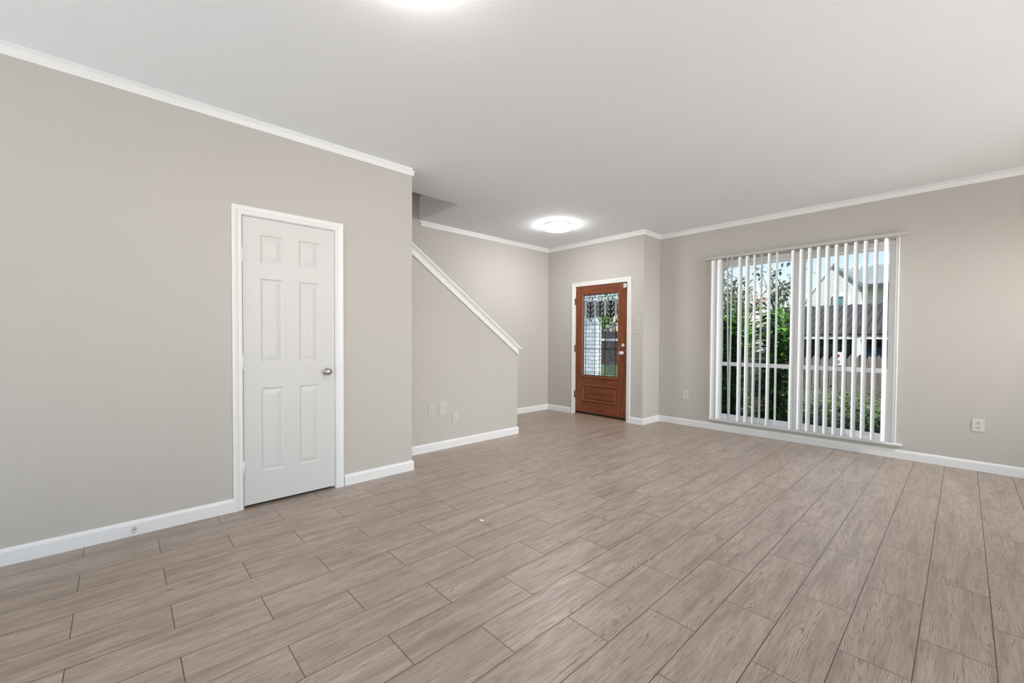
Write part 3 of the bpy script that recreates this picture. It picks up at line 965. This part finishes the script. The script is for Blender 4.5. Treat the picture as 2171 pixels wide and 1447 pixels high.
# ------------------------------------------------------------------ vertical blind
blind = thing('vertical_blind', 'white vertical blind with open slats hanging across the front window', 'blind', (5.76, 1.38, 2.26))
rl = MB()
rl.prism([(5.738, 2.262), (5.782, 2.262), (5.782, 2.268), (5.788, 2.290), (5.782, 2.297), (5.738, 2.297), (5.734, 2.290), (5.738, 2.268)], 'y', 0.390, 2.380)
for y in (0.392, 2.366):
    rl.box(5.735, 5.785, y, y + 0.012, 2.259, 2.298)
rl.build('head_rail', M['rail'], blind)
for y in (2.290, 1.385, 0.500):
    b = MB()
    b.box(5.745, XW, y - 0.02, y + 0.02, 2.298, 2.302)
    b.box(XW - 0.004, XW, y - 0.02, y + 0.02, 2.270, 2.330)
    b.build('bracket', M['rail'], blind)
SL = [(2.259, .0775, 2.22, 0), (2.190, .060, 0, 0), (2.100, .018, 0, 0), (2.045, .020, 0, 0), (1.946, .050, 0, 0), (1.862, .046, 0, 0),
      (1.780, .032, 0, 0), (1.7015, .021, 0, 0), (1.618, .038, 0, 0), (1.538, .022, 0, 0), (1.3725, .043, 0, 0), (1.289, .046, 0, 0),
      (1.2085, .045, 0, 0), (1.126, .042, 0, 0), (1.0465, .043, 0, 0), (0.9645, .041, 0, 0), (0.8825, .037, 0, 0), (0.800, .040, 0, 0),
      (0.719, .040, 0, 0), (0.637, .034, 0, 0), (0.5565, .035, 0, 0)]
SWAY = {2: -0.034, 3: 0.010}
random.seed(4)
for i, (yc, wv, _, _) in enumerate(SL):
    t = yc / 5.76
    amp = math.sqrt(1 + t * t)
    ph = -math.acos(max(-1, min(1, wv / 0.089 / amp))) - math.atan(t)      # turn from the wall
    if i < 2:
        ph = math.radians(-50 if i == 0 else -62)
    e = Vector((math.sin(ph), math.cos(ph)))
    nrm = Vector((-e.y, e.x))
    if nrm.x > 0:
        nrm = -nrm
    ztop, zbot = 2.252, 0.166 + random.uniform(0, 0.006)
    sway = SWAY.get(i, random.uniform(-0.004, 0.004))
    n = 8
    mb = MB()
    rings = []
    for z in (ztop, ztop - 0.012, 1.5, 0.8, zbot):
        f = (ztop - z) / (ztop - zbot)
        ring = []
        w2 = 0.0445 if z < ztop - 0.006 else 0.036
        for side in (0.0008, -0.0008):
            for k in range(n + 1):
                s = (k / n * 2 - 1) * (1 if side > 0 else -1)
                bow = 0.007 * (1 - s * s)
                p = Vector((5.76, yc + sway * f)) + e * (s * w2) + nrm * (bow + side)
                ring.append((p.x, p.y, z))
        rings.append(ring)
    k = len(rings[0])
    vs = [q for r in rings for q in r]
    fs = []
    for a in range(len(rings) - 1):
        for b in range(k):
            c2 = (b + 1) % k
            fs.append((a * k + b, a * k + c2, (a + 1) * k + c2, (a + 1) * k + b))
    mb.add(vs, fs, False)
    mb.add(rings[0], [tuple(range(k))])
    mb.add(rings[-1], [tuple(range(k))[::-1]])
    mb.tube([(5.76, yc, 2.270), (5.76, yc, 2.245)], 0.005, 6)
    mb.build('slat', M['slat'], blind)
wd = MB()
wd.tube([(5.752, 2.366, 2.262), (5.752, 2.364, 1.30)], 0.0015, 6)
wd.tube([(5.764, 2.356, 2.262), (5.764, 2.342, 1.30)], 0.0015, 6)
wd.tube([(5.752, 2.364, 1.30), (5.757, 2.353, 1.285), (5.764, 2.342, 1.30)], 0.0015, 6)
wd.build('pull_cord', M['rail'], blind)

# ------------------------------------------------------------------ ceiling lights
def ceiling_light(label, cx, cy, col, strength, r=0.195, hz=H):
    t = thing('ceiling_light', label, 'ceiling light', (cx, cy, hz), 'flush ceiling lights')
    b = MB()
    b.lathe((cx, cy, hz), (0, 0, -1), [(r * 0.94, 0.0), (r * 0.96, 0.010), (r * 1.0, 0.016), (r * 1.0, 0.024)], 48)
    b.build('mounting_ring', M['lampring'], t)
    g = MB()
    g.lathe((cx, cy, hz - 0.0245), (0, 0, -1), [(r * 1.01, 0.0), (r * 1.02, 0.010), (r * 1.0, 0.022), (r * 0.93, 0.036), (r * 0.78, 0.046), (r * 0.5, 0.053), (r * 0.15, 0.056)], 48)
    m = emis('lit_diffuser', col, strength)
    g.build('diffuser', m, t)
    return t
ceiling_light('round flush ceiling light glowing over the entry by the front door', 4.333, 3.759, (0.975, 0.99, 1.0), LAMP_ENTRY)
ceiling_light('added round light high in the upstairs stairwell, unseen', 0.9, 4.42, (1.0, 0.93, 0.86), 28.0, hz=5.2)  # unseen lamp added to brighten the stairwell opening
ceiling_light('round flush ceiling light cut off by the top edge of the photo', 0.845, 1.495, (1.0, 0.89, 0.81), LAMP_NEAR)

# fill spots added on the unseen right side of the ceiling, aimed across the room
trk = thing('fill_spots', 'added fill light: unseen bar with three spot heads on the right side of the ceiling', 'fill light', (3.6, -2.3, H))
MB().box(1.6, 5.3, -2.32, -2.28, H - 0.03, H).build('track', M['lampring'], trk, bevel=0.003)
for hx, tgt, pw in ((5.05, (4.7, 2.2, 0.0), 1.5), (4.0, (4.3, 4.6, 1.3), 0.7), (2.2, (2.9, 3.86, 0.9), 1.0)):
    p = Vector((hx, -2.3, H - 0.14))
    d = (Vector(tgt) - p).normalized()
    hd = MB()
    hd.tube([(hx, -2.3, H - 0.03), (hx, -2.3, H - 0.10)], 0.008, 8)
    hd.lathe(p - d * 0.07, d, [(0.030, 0.0), (0.045, 0.02), (0.050, 0.13), (0.046, 0.13), (0.040, 0.05)], 24)
    ho = hd.build('spot_head', M['lampring'], trk)
    ld = bpy.data.lights.new('fill_lamp', 'SPOT')
    ld.energy = FILL_SPOT * pw
    ld.color = (0.97, 0.985, 1.0)
    ld.spot_size = math.radians(72)
    ld.spot_blend = 1.0
    ld.shadow_soft_size = 0.05
    lo_ = bpy.data.objects.new('fill_lamp', ld)
    COL.objects.link(lo_)
    lo_.location = p + d * 0.08
    lo_.rotation_euler = (-d).to_track_quat('Z', 'Y').to_euler()

# ------------------------------------------------------------------ wall plates
def plate_frame(origin, right, size, bev=0.004, th=0.006):
    """local frame helper: returns B(a0,a1,b0,b1,d0,d1) building boxes on the wall"""
    o = Vector(origin); r = Vector(right)
    n = r.cross(Vector((0, 0, 1)))
    def B(mb, a0, a1, b0, b1, d0, d1):
        p = []
        for d in (d0, d1):
            for a, b in ((a0, b0), (a1, b0), (a1, b1), (a0, b1)):
                p.append(o + r * a + Vector((0, 0, b)) + n * d)
        mb.hexa(p)
    return B, n

def outlet(label, origin, right, w=0.078, h=0.118, m=None, ms=None):
    m = m or M['plate']
    ms = ms or M['dark']
    t = thing('wall_outlet', label, 'outlet', origin, 'duplex outlets')
    B, n = plate_frame(origin, right, (w, h))
    mb = MB(); B(mb, -w / 2, w / 2, -h / 2, h / 2, 0.0, 0.006)
    mb.build('cover_plate', m, t, bevel=0.0025)
    for s in (-1, 1):
        mb = MB(); B(mb, -0.017, 0.017, s * 0.021 - 0.014, s * 0.021 + 0.014, 0.006, 0.008)
        ro = mb.build('receptacle', m, t, bevel=0.001)
        mb = MB()
        B(mb, -0.0085, -0.0045, s * 0.021 - 0.001, s * 0.021 + 0.008, 0.008, 0.0085)
        B(mb, 0.0045, 0.0085, s * 0.021 - 0.001, s * 0.021 + 0.008, 0.008, 0.0085)
        B(mb, -0.003, 0.003, s * 0.021 - 0.011, s * 0.021 - 0.005, 0.008, 0.0085)
        mb.build('slot', ms, ro, weld=False)
    mb = MB(); B(mb, -0.003, 0.003, -0.003, 0.003, 0.006, 0.0072)
    mb.build('screw', m, t)
    return t
def blank(label, origin, right, w, h):
    t = thing('blank_plate', label, 'wall plate', origin, 'blank wall plates')
    B, n = plate_frame(origin, right, (w, h))
    mb = MB(); B(mb, -w / 2, w / 2, -h / 2, h / 2, 0.0, 0.006)
    mb.build('cover_plate', M['plate_dim'], t, bevel=0.0025)
    for s in (-1, 1):
        mb = MB(); B(mb, -0.003, 0.003, s * h * 0.36 - 0.003, s * h * 0.36 + 0.003, 0.006, 0.0072)
        mb.build('screw', M['plate_dim'], t)
def switch(label, origin, right, w, h):
    t = thing('light_switch', label, 'light switch', origin, 'toggle switches')
    B, n = plate_frame(origin, right, (w, h))
    mb = MB(); B(mb, -w / 2, w / 2, -h / 2, h / 2, 0.0, 0.006)
    mb.build('cover_plate', M['plate_dim'], t, bevel=0.0025)
    mb = MB(); B(mb, -0.005, 0.005, -0.012, 0.012, 0.006, 0.0075)
    sl = mb.build('slot', M['dark'], t)
    o = Vector(origin); r = Vector(right)
    mb = MB()
    q = []
    for d, b0, b1 in ((0.0, -0.006, 0.006), (0.016, -0.012, -0.004)):
        for a, b in ((-0.004, b0), (0.004, b0), (0.004, b1), (-0.004, b1)):
            q.append(o + r * a + Vector((0, 0, b)) + n * (0.006 + d))
    mb.hexa(q)
    mb.build('toggle', M['plate_dim'], t)
    for s in (-1, 1):
        mb = MB(); B(mb, -0.003, 0.003, s * 0.030 - 0.003, s * 0.030 + 0.003, 0.006, 0.0072)
        mb.build('screw', M['plate_dim'], t)
outlet('white duplex outlet, leftmost of three plates on the stair knee wall', (2.426, YK, 0.443), (1, 0, 0), m=M['plate_dim'], ms=M['slot_dim'])
blank('tall white blank plate between the outlet and the lower plate on the knee wall', (2.572, YK, 0.448), (1, 0, 0), 0.090, 0.150)
blank('lower white blank plate, rightmost of three on the stair knee wall', (2.742, YK, 0.332), (1, 0, 0), 0.082, 0.138)
outlet('white duplex outlet on the window wall left of the blinds', (XW, 2.654, 0.428), (0, -1, 0))
outlet('white duplex outlet low on the window wall right of the blinds', (XW, -0.105, 0.425), (0, -1, 0))
switch('white toggle light switch, upper of two beside the front door', (XD, 3.149, 1.4600), (0, -1, 0), 0.078, 0.118)
switch('white toggle light switch, lower of two beside the front door', (XD, 3.149, 1.3370), (0, -1, 0), 0.078, 0.122)

# ------------------------------------------------------------------ rugs added out of frame to bounce sunlight up into the room
def rug(label, x0, x1, y0, y1, m):
    t = thing('bounce_rug', label, 'rug', ((x0 + x1) / 2, (y0 + y1) / 2, 0))
    MB().box(x0, x1, y0, y1, 0.0005, 0.012).build('pile', m, t, bevel=0.004)
    e = MB()
    for y in (y0, y1 - 0.03):
        e.box(x0, x1, y, y + 0.03, 0.0125, 0.0145)
    for x in (x0, x1 - 0.03):
        e.box(x, x + 0.03, y0 + 0.03, y1 - 0.03, 0.0125, 0.0145)
    e.build('binding', m, t, weld=False)
rug('long grey bounce rug added unseen along the glazed right wall', -1.4, 1.6, -3.2, -0.62, M['rug_grey'])
rug('cream bounce rug added unseen by the glazed back wall behind the camera', -3.5, -1.5, -3.2, 3.0, M['rug'])

# ------------------------------------------------------------------ door stop, floor chip
ds = thing('door_stop', 'small metal door stop screwed into the left baseboard', 'door stop', (0.055, YL - 0.014, 0.044))
mb = MB()
mb.lathe((0.055, YL - 0.014, 0.044), (0, -1, 0), [(0.012, 0), (0.012, 0.003), (0.006, 0.007), (0.0045, 0.010), (0.0045, 0.050), (0.008, 0.052), (0.008, 0.056)], 16)
mb.build('stem', M['chrome'], ds)
mb = MB()
mb.lathe((0.055, YL - 0.070, 0.044), (0, -1, 0), [(0.0085, 0), (0.009, 0.006), (0.007, 0.012), (0.002, 0.013)], 16)
mb.build('tip', M['plate'], ds)
mb = MB()
cx, cy = 1.751, 2.163
poly = [(cx - 0.012, cy + 0.006), (cx - 0.003, cy + 0.018), (cx + 0.006, cy + 0.012), (cx + 0.010, cy - 0.006), (cx + 0.006, cy - 0.016), (cx - 0.006, cy - 0.013)]
mb.prism(poly, 'z', 0.0005, 0.0022)
tag(mb.build('paint_chip', M['chip'], origin=(cx, cy, 0)), 'small pale chip lying at a tile joint in mid floor', 'chip')

# ================================================================== OUTDOORS
GZ = -0.15
g = MB()
g.box(-40, 80, -50, 70, GZ - 0.2, GZ)
struct(g.build('ground', M['ground']))
struct(MB().box(-14, XB - WT, -16, YL, GZ, GZ + 0.05).build('patio_back_added', M['concrete']))  # unseen pale slab added to bounce sunlight indoors
struct(MB().box(XB - WT, XW, -16, YR - WT, GZ, GZ + 0.05).build('patio_side_added', M['concrete']))  # second added bounce surface, outside the right glazing
struct(MB().box(XD + WT, 8.0, YJ + 0.13, 6.6, GZ, -0.02).build('porch', M['concrete']))

bed = paint('dark_bed_soil', (0.055, 0.048, 0.034), 0.95, 12, 0.6, 0.03, 0.1, 0.4)
struct(MB().box(XW + 0.17, 12.5, -0.2, 5.6, GZ, GZ + 0.01).build('planting_bed', bed))
# weathered picket fence
rnd = random.Random(7)
XFN = 10.6
fence = thing('picket_fence', 'weathered grey-brown picket fence across the yard outside the window', 'fence', (XFN, 1.0, GZ))
y = -1.6
while y < 2.70:
    wd = 0.13 + rnd.uniform(-0.008, 0.004)
    hh = 1.07 + rnd.uniform(-0.03, 0.03)
    mb = MB()
    mb.prism([(y, GZ), (y + wd, GZ), (y + wd, GZ + hh - 0.10), (y + wd * 0.62, GZ + hh - 0.015), (y + wd * 0.5, GZ + hh), (y + wd * 0.38, GZ + hh - 0.015), (y, GZ + hh - 0.10)], 'x', XFN, XFN + 0.018)
    mb.build('picket', M['picket'], fence)
    y += wd + 0.012
for z in (0.20, 0.62):
    MB().box(XFN + 0.018, XFN + 0.058, -1.6, 2.74, z, z + 0.08).build('fence_rail', M['picket'], fence)
for yy in (-1.5, 0.55, 2.60):
    MB().box(XFN + 0.058, XFN + 0.148, yy, yy + 0.09, GZ, 0.86).build('fence_post', M['picket'], fence)

# dark board fence behind the shrubs
fence2 = thing('board_fence', 'dark shaded board fence behind the leafy shrubs', 'fence', (11.0, 3.7, GZ))
y = 2.80
while y < 6.0:
    wd = 0.14
    MB().box(11.0, 11.02, y, y + wd, GZ, GZ + 1.05 + rnd.uniform(-0.015, 0.015)).build('board', M['fence_dark'], fence2)
    y += wd + 0.008
for z in (0.15, 0.65):
    MB().box(11.02, 11.06, 2.80, 6.05, z, z + 0.09).build('fence_rail', M['fence_dark'], fence2)

# far fence and column beyond the porch seen through the front door glass
col = MB()
col.box(9.4, 9.70, 6.80, 7.40, GZ, 3.0)
tag(col.build('brick_column', M['brick'], origin=(9.6, 6.9, GZ)), 'white painted brick column beyond the porch seen through the front door glass', 'column')
fence3 = thing('privacy_fence', 'brown privacy fence beyond the lawn seen through the front door', 'fence', (19.0, 13.0, GZ))
y = 10.2
while y < 16.5:
    MB().box(19.0, 19.03, y, y + 0.19, GZ, GZ + 1.75 + rnd.uniform(-0.02, 0.02)).build('board', M['shed'], fence3)
    y += 0.2
MB().box(18.96, 19.0, 10.2, 16.5, 1.10, 1.22).build('fence_rail', M['beam'], fence3)

# carport with dark corrugated roof
cpt = thing('carport', 'open carport with a dark corrugated roof and white beam beyond the picket fence', 'carport', (16.5, 1.5, GZ))
mb = MB()
n = 90
Y0c, Y1c = -2.5, 4.6
rows = []
for xx, zz in ((14.95, 1.370), (18.2, 2.40)):
    rows.append([(xx, Y0c + (Y1c - Y0c) * i / n, zz + (0.035 if i % 2 else 0.0)) for i in range(n + 1)])
vs = rows[0] + rows[1] + [(p[0], p[1], p[2] - 0.02) for p in rows[0]] + [(p[0], p[1], p[2] - 0.02) for p in rows[1]]
k = n + 1
fs = []
for i in range(n):
    fs.append((i, i + 1, k + i + 1, k + i))
    fs.append((2 * k + i + 1, 2 * k + i, 3 * k + i, 3 * k + i + 1))
    fs.append((i + 1, i, 2 * k + i, 2 * k + i + 1))
    fs.append((k + i, k + i + 1, 3 * k + i + 1, 3 * k + i))
mb.add(vs, fs)
mb.build('roof', M['corrugated'], cpt)
MB().box(15.0, 15.12, Y0c, Y1c, 1.24, 1.345).build('beam', M['beam'], cpt)
for yy in (-2.3, 1.95, 4.4):
    MB().box(15.0, 15.12, yy, yy + 0.12, GZ, 1.24).build('post', M['beam'], cpt)
for yy in (-2.3, 4.4):
    MB().box(18.0, 18.12, yy, yy + 0.12, GZ, 2.30).build('post', M['beam'], cpt)
MB().box(18.2, 18.26, Y0c, Y1c, GZ, 2.36).build('back_wall', M['shed'], cpt)

def car(label, cx, cy, body, length=4.2, w=1.75, hh=1.35):
    t = thing('car', label, 'car', (cx, cy, GZ))
    z0 = GZ
    prof = [(-2.1, .35), (-2.1, .62), (-1.95, .78), (-1.0, .90), (-0.45, 1.28), (0.75, 1.32), (1.45, .95), (2.05, .88), (2.1, .6), (2.1, .35)]
    mb = MB()
    mb.prism([(cy + a, z0 + b) for a, b in prof], 'x', cx - w / 2, cx + w / 2)
    mb.build('body', body, t, bevel=0.05)
    for s in (-1, 1):
        mb = MB()
        xx = cx + s * (w / 2 + 0.004)
        mb.prism([(cy - 0.85, z0 + .93), (cy - 0.40, z0 + 1.22), (cy + 0.10, z0 + 1.25), (cy + 0.10, z0 + .93)], 'x', xx - 0.004, xx)
        mb.prism([(cy + 0.16, z0 + .93), (cy + 0.16, z0 + 1.25), (cy + 0.70, z0 + 1.25), (cy + 1.20, z0 + .95)], 'x', xx - 0.004, xx)
        mb.build('side_window', M['carglass'], t, weld=False)
        for a in (-1.3, 1.3):
            mb = MB()
            mb.lathe((cx + s * (w / 2 - 0.12), cy + a, z0 + 0.31), (s, 0, 0), [(0.31, 0), (0.31, 0.16), (0.28, 0.19), (0.18, 0.17)], 24)
            mb.build('wheel', M['rubber'], t)
car('dark car parked under the carport', 17.1, 2.2, M['car'])
bin_ = thing('trash_bin', 'tall blue bin standing under the carport', 'bin', (15.6, 1.62, GZ))
mb = MB()
mb.hexa([(15.4, 1.50, GZ + 0.08), (15.85, 1.50, GZ + 0.08), (15.85, 1.86, GZ + 0.08), (15.4, 1.86, GZ + 0.08),
         (15.33, 1.45, GZ + 1.05), (15.92, 1.45, GZ + 1.05), (15.92, 1.91, GZ + 1.05), (15.33, 1.91, GZ + 1.05)])
mb.build('body', M['bluebin'], bin_, bevel=0.02)
MB().hexa([(15.30, 1.43, GZ + 1.05), (15.95, 1.43, GZ + 1.05), (15.95, 1.93, GZ + 1.05), (15.30, 1.93, GZ + 1.05),
           (15.36, 1.48, GZ + 1.15), (15.90, 1.48, GZ + 1.12), (15.90, 1.88, GZ + 1.12), (15.36, 1.88, GZ + 1.15)]).build('lid', M['bluebin'], bin_)
for s in (1.50, 1.82):
    MB().lathe((15.86, s, GZ + 0.10), (0, 1, 0), [(0.10, 0), (0.10, 0.05)], 16).build('wheel', M['rubber'], bin_)
sg = thing('yard_sign', 'small white sign with a red mark on the picket fence', 'sign', (XFN - 0.01, 1.74, 0.80))
MB().box(XFN - 0.012, XFN - 0.002, 1.66, 1.80, 0.70, 0.97).build('board', M['signwhite'], sg)
mb = MB()
mb.prism([(1.73, 0.84), (1.70, 0.875), (1.695, 0.91), (1.71, 0.93), (1.73, 0.92), (1.75, 0.93), (1.765, 0.91), (1.76, 0.875)], 'x', XFN - 0.014, XFN - 0.0121)
mb.build('red_mark', M['red'], sg)
mb = MB()
for z in (0.74, 0.765, 0.79):
    mb.box(XFN - 0.0135, XFN - 0.0121, 1.69, 1.77, z, z + 0.012)
mb.build('dark_lines', M['dark'], sg, weld=False)

# neighbour house
hs = thing('neighbor_house', 'white sided house with a gable and grey shingle roof beyond the carport', 'house', (26, 3, GZ))
mb = MB()
mb.prism([(3.13, 3.58), (3.13, GZ), (7.2, GZ), (7.2, 1.3), (5.3, 2.75), (4.124, 4.60)], 'x', 24.0, 24.3)
mb.build('gable_wall', M['siding'], hs)
MB().box(24.4, 24.6, -3.5, 3.3, GZ, 3.56).build('wall', M['siding'], hs)
mb = MB()
mb.hexa([(24.0, -4.0, 3.56), (27.2, -4.0, 4.80), (27.2, 4.62, 4.80), (24.0, 3.0, 3.56),
         (24.0, -4.0, 3.66), (27.2, -4.0, 4.90), (27.2, 4.62, 4.90), (24.0, 3.0, 3.66)])
mb.build('roof', M['roof'], hs)
MB().box(23.9, 24.02, -4.0, 3.05, 3.50, 3.66).build('gutter', M['gutter'], hs)
mb = MB()
def rake(y0, z0, y1, z1):
    mb.hexa([(23.93, y0, z0), (24.5, y0, z0), (24.5, y1, z1), (23.93, y1, z1),
             (23.93, y0, z0 + 0.12), (24.5, y0, z0 + 0.12), (24.5, y1, z1 + 0.12), (23.93, y1, z1 + 0.12)])
rake(4.124, 4.60, 3.00, 3.45)
rake(4.124, 4.60, 5.30, 2.75)
rake(5.30, 2.75, 7.3, 1.25)
mb.build('gable_roof', M['roof'], hs, weld=False)
def hwin(y0, y1, z0, z1, m, x=24.0):
    o = MB()
    o.box(x - 0.06, x, y0 - 0.07, y1 + 0.07, z0 - 0.07, z0)
    o.box(x - 0.06, x, y0 - 0.07, y1 + 0.07, z1, z1 + 0.07)
    o.box(x - 0.06, x, y0 - 0.07, y0, z0, z1)
    o.box(x - 0.06, x, y1, y1 + 0.07, z0, z1)
    w = o.build('window', M['beam'], hs, weld=False)
    MB().box(x - 0.02, x - 0.005, y0, y1, z0, z1).build('pane', m, w)
hwin(3.66, 4.05, 2.62, 3.18, M['tealpane'])
hwin(2.05, 2.42, 2.75, 3.35, M['greypane'], 24.4)

# ------------------------------------------------------------------ plants
def leaf_mesh(mb, p, d, up, ln, wd, curl=0.25):
    d = d.normalized()
    s = d.cross(up)
    if s.length < 1e-3:
        s = d.cross(Vector((1, 0, 0)))
    s.normalize()
    n = s.cross(d)
    a = p + d * ln * 0.35
    b = p + d * ln * 0.7 - n * ln * curl * 0.3
    c = p + d * ln - n * ln * curl
    mb.add([p, a + s * wd * 0.5 + n * wd * .12, b + s * wd * 0.42 + n * wd * .1, c, b - s * wd * 0.42 + n * wd * .1, a - s * wd * 0.5 + n * wd * .12, a, b],
           [(0, 1, 6), (1, 2, 7, 6), (2, 3, 7), (3, 4, 7), (4, 5, 6, 7), (5, 0, 6)])

def shrub(name, label, cat, base, r, hh, n, ln, wd, seed, m, stems=5, group=None, upright=0.2, zmin=0.03):
    rn = random.Random(seed)
    t = thing(name, label, cat, base, group)
    b = Vector(base)
    st = MB()
    tops = []
    for i in range(stems):
        a = rn.uniform(0, 6.28)
        q = Vector((math.cos(a), math.sin(a), 0)) * r * rn.uniform(0.15, 0.75)
        top = b + q + Vector((0, 0, hh * rn.uniform(0.75, 1.0)))
        mid = b + q * 0.45 + Vector((0, 0, hh * 0.5))
        st.tube([b + q * 0.15, mid, top], 0.016, 6, 0.005)
        tops.append((b + q * 0.15, mid, top))
    st.build('stem', M['bark'], t, weld=False)
    lf = MB()
    for i in range(n):
        p0, p1, p2 = rn.choice(tops)
        f = rn.uniform(zmin, 1.0)
        p = p0.lerp(p1, f * 2) if f < 0.5 else p1.lerp(p2, f * 2 - 1)
        a = rn.uniform(0, 6.28)
        out = Vector((math.cos(a), math.sin(a), rn.uniform(-0.35, 0.5) + upright))
        p = p + out * r * rn.uniform(0.0, 0.35)
        leaf_mesh(lf, p, out, Vector((0, 0, 1)), ln * rn.uniform(0.6, 1.2), wd * rn.uniform(0.7, 1.2), rn.uniform(0.1, 0.5))
    lf.build('foliage', m, t, weld=False)
    return t
shrub('leafy_shrub', 'big leafy green shrub behind the left half of the window', 'shrub', (8.3, 2.95, GZ), 0.46, 2.05, 1300, 0.24, 0.085, 1, M['leaf'], 7, 'leafy shrubs outside the window')
shrub('leafy_shrub', 'tall leafy shrub next to the window mullion, outside', 'shrub', (7.4, 1.98, GZ), 0.38, 1.98, 900, 0.23, 0.085, 2, M['leaf'], 6, 'leafy shrubs outside the window')
shrub('leafy_shrub', 'dense green shrub at the far left edge of the window view', 'shrub', (9.9, 3.75, GZ), 0.5, 2.05, 1100, 0.24, 0.08, 3, M['leaf'], 6, 'leafy shrubs outside the window')
shrub('hedge_shrub', 'wide green shrub farther back between the leafy shrubs and the carport', 'shrub', (13.2, 4.6, GZ), 0.95, 1.95, 900, 0.34, 0.13, 9, M['leaf'], 9)
mb = MB()
rn = random.Random(11)
for i in range(1500):
    px = rn.uniform(7.1, 10.2)
    py = rn.uniform(0.0, 1.45) if px < 8.2 else rn.uniform(0.2, 2.3)
    top = 0.12 + 0.28 * rn.random() + (px - 7) * 0.045
    z = GZ + top * rn.uniform(0.2, 1.0)
    a = rn.uniform(0, 6.28)
    leaf_mesh(mb, Vector((px, py, z)), Vector((math.cos(a), math.sin(a), rn.uniform(0.0, 1.0))), Vector((0, 0, 1)), rn.uniform(0.10, 0.2), rn.uniform(0.035, 0.06), 0.4)
tag(mb.build('ground_cover', M['leaf_light'], weld=False), 'low green ground cover plants between the window and the picket fence', 'plants', None, 'stuff')

def tree(label, base, trunk_h, crown_r, crown_h, n, ln, seed, lm, bm_, branches=9, lean=(0, 0)):
    rn = random.Random(seed)
    t = thing('tree', label, 'tree', base, 'trees behind the shrubs')
    b = Vector(base)
    top = b + Vector((lean[0], lean[1], trunk_h))
    tr = MB()
    tr.tube([b, b.lerp(top, 0.5) + Vector((rn.uniform(-.1, .1), rn.uniform(-.1, .1), 0)), top], 0.11, 8, 0.06)
    ends = []
    for i in range(branches):
        a = 6.28 * i / branches + rn.uniform(-.3, .3)
        e = top + Vector((math.cos(a) * crown_r * rn.uniform(.4, 1), math.sin(a) * crown_r * rn.uniform(.4, 1), crown_h * rn.uniform(0.2, 1)))
        s = b.lerp(top, rn.uniform(0.6, 1.0))
        md = s.lerp(e, 0.5) + Vector((0, 0, 0.12 * crown_h))
        tr.tube([s, md, e], 0.045, 6, 0.008)
        ends.append((s, md, e))
        for k in range(4):
            s2 = s.lerp(md, rn.uniform(.5, 1)) if k < 2 else md.lerp(e, rn.uniform(0, .8))
            e2 = s2 + Vector((rn.uniform(-1, 1), rn.uniform(-1, 1), rn.uniform(0, 1))) * crown_r * 0.45
            tr.tube([s2, e2], 0.012, 5, 0.004)
            ends.append((s2, s2.lerp(e2, .5), e2))
    tr.build('trunk', bm_, t, weld=False)
    lf = MB()
    for i in range(n):
        s, md, e = rn.choice(ends)
        f = rn.uniform(0.3, 1)
        p = s.lerp(md, f * 2) if f < .5 else md.lerp(e, f * 2 - 1)
        p = p + Vector((rn.gauss(0, .12), rn.gauss(0, .12), rn.gauss(0, .12))) * crown_r
        leaf_mesh(lf, p, Vector((rn.uniform(-1, 1), rn.uniform(-1, 1), rn.uniform(-1, .6))), Vector((0, 0, 1)), ln * rn.uniform(.6, 1.2), ln * 0.5, 0.2)
    lf.build('foliage', lm, t, weld=False)
tree('airy grey-green tree rising behind the shrubs at the left of the window', (17.5, 6.3, GZ), 2.2, 1.3, 1.9, 900, 0.16, 21, M['leaf_far'], M['bark'])
tree('tree with orange autumn leaves above the middle of the left sash', (22.5, 7.4, GZ), 2.4, 1.1, 1.7, 420, 0.17, 22, M['leaf_orange'], M['bark'])
tree('pale-trunked tree with sparse leaves beside the window mullion', (12.8, 3.35, GZ), 2.3, 0.75, 1.4, 200, 0.15, 23, M['leaf_far'], M['bark_pale'], 7)
tree('bare thin tree left of the neighbor house', (20, 4.75, GZ), 2.2, 0.7, 1.5, 60, 0.10, 24, M['leaf_far'], M['bark_pale'], 8)
tree('shady green tree above the privacy fence beyond the porch', (23, 17.0, GZ), 1.2, 3.6, 3.4, 2600, 0.26, 25, M['leaf'], M['bark'], 10)
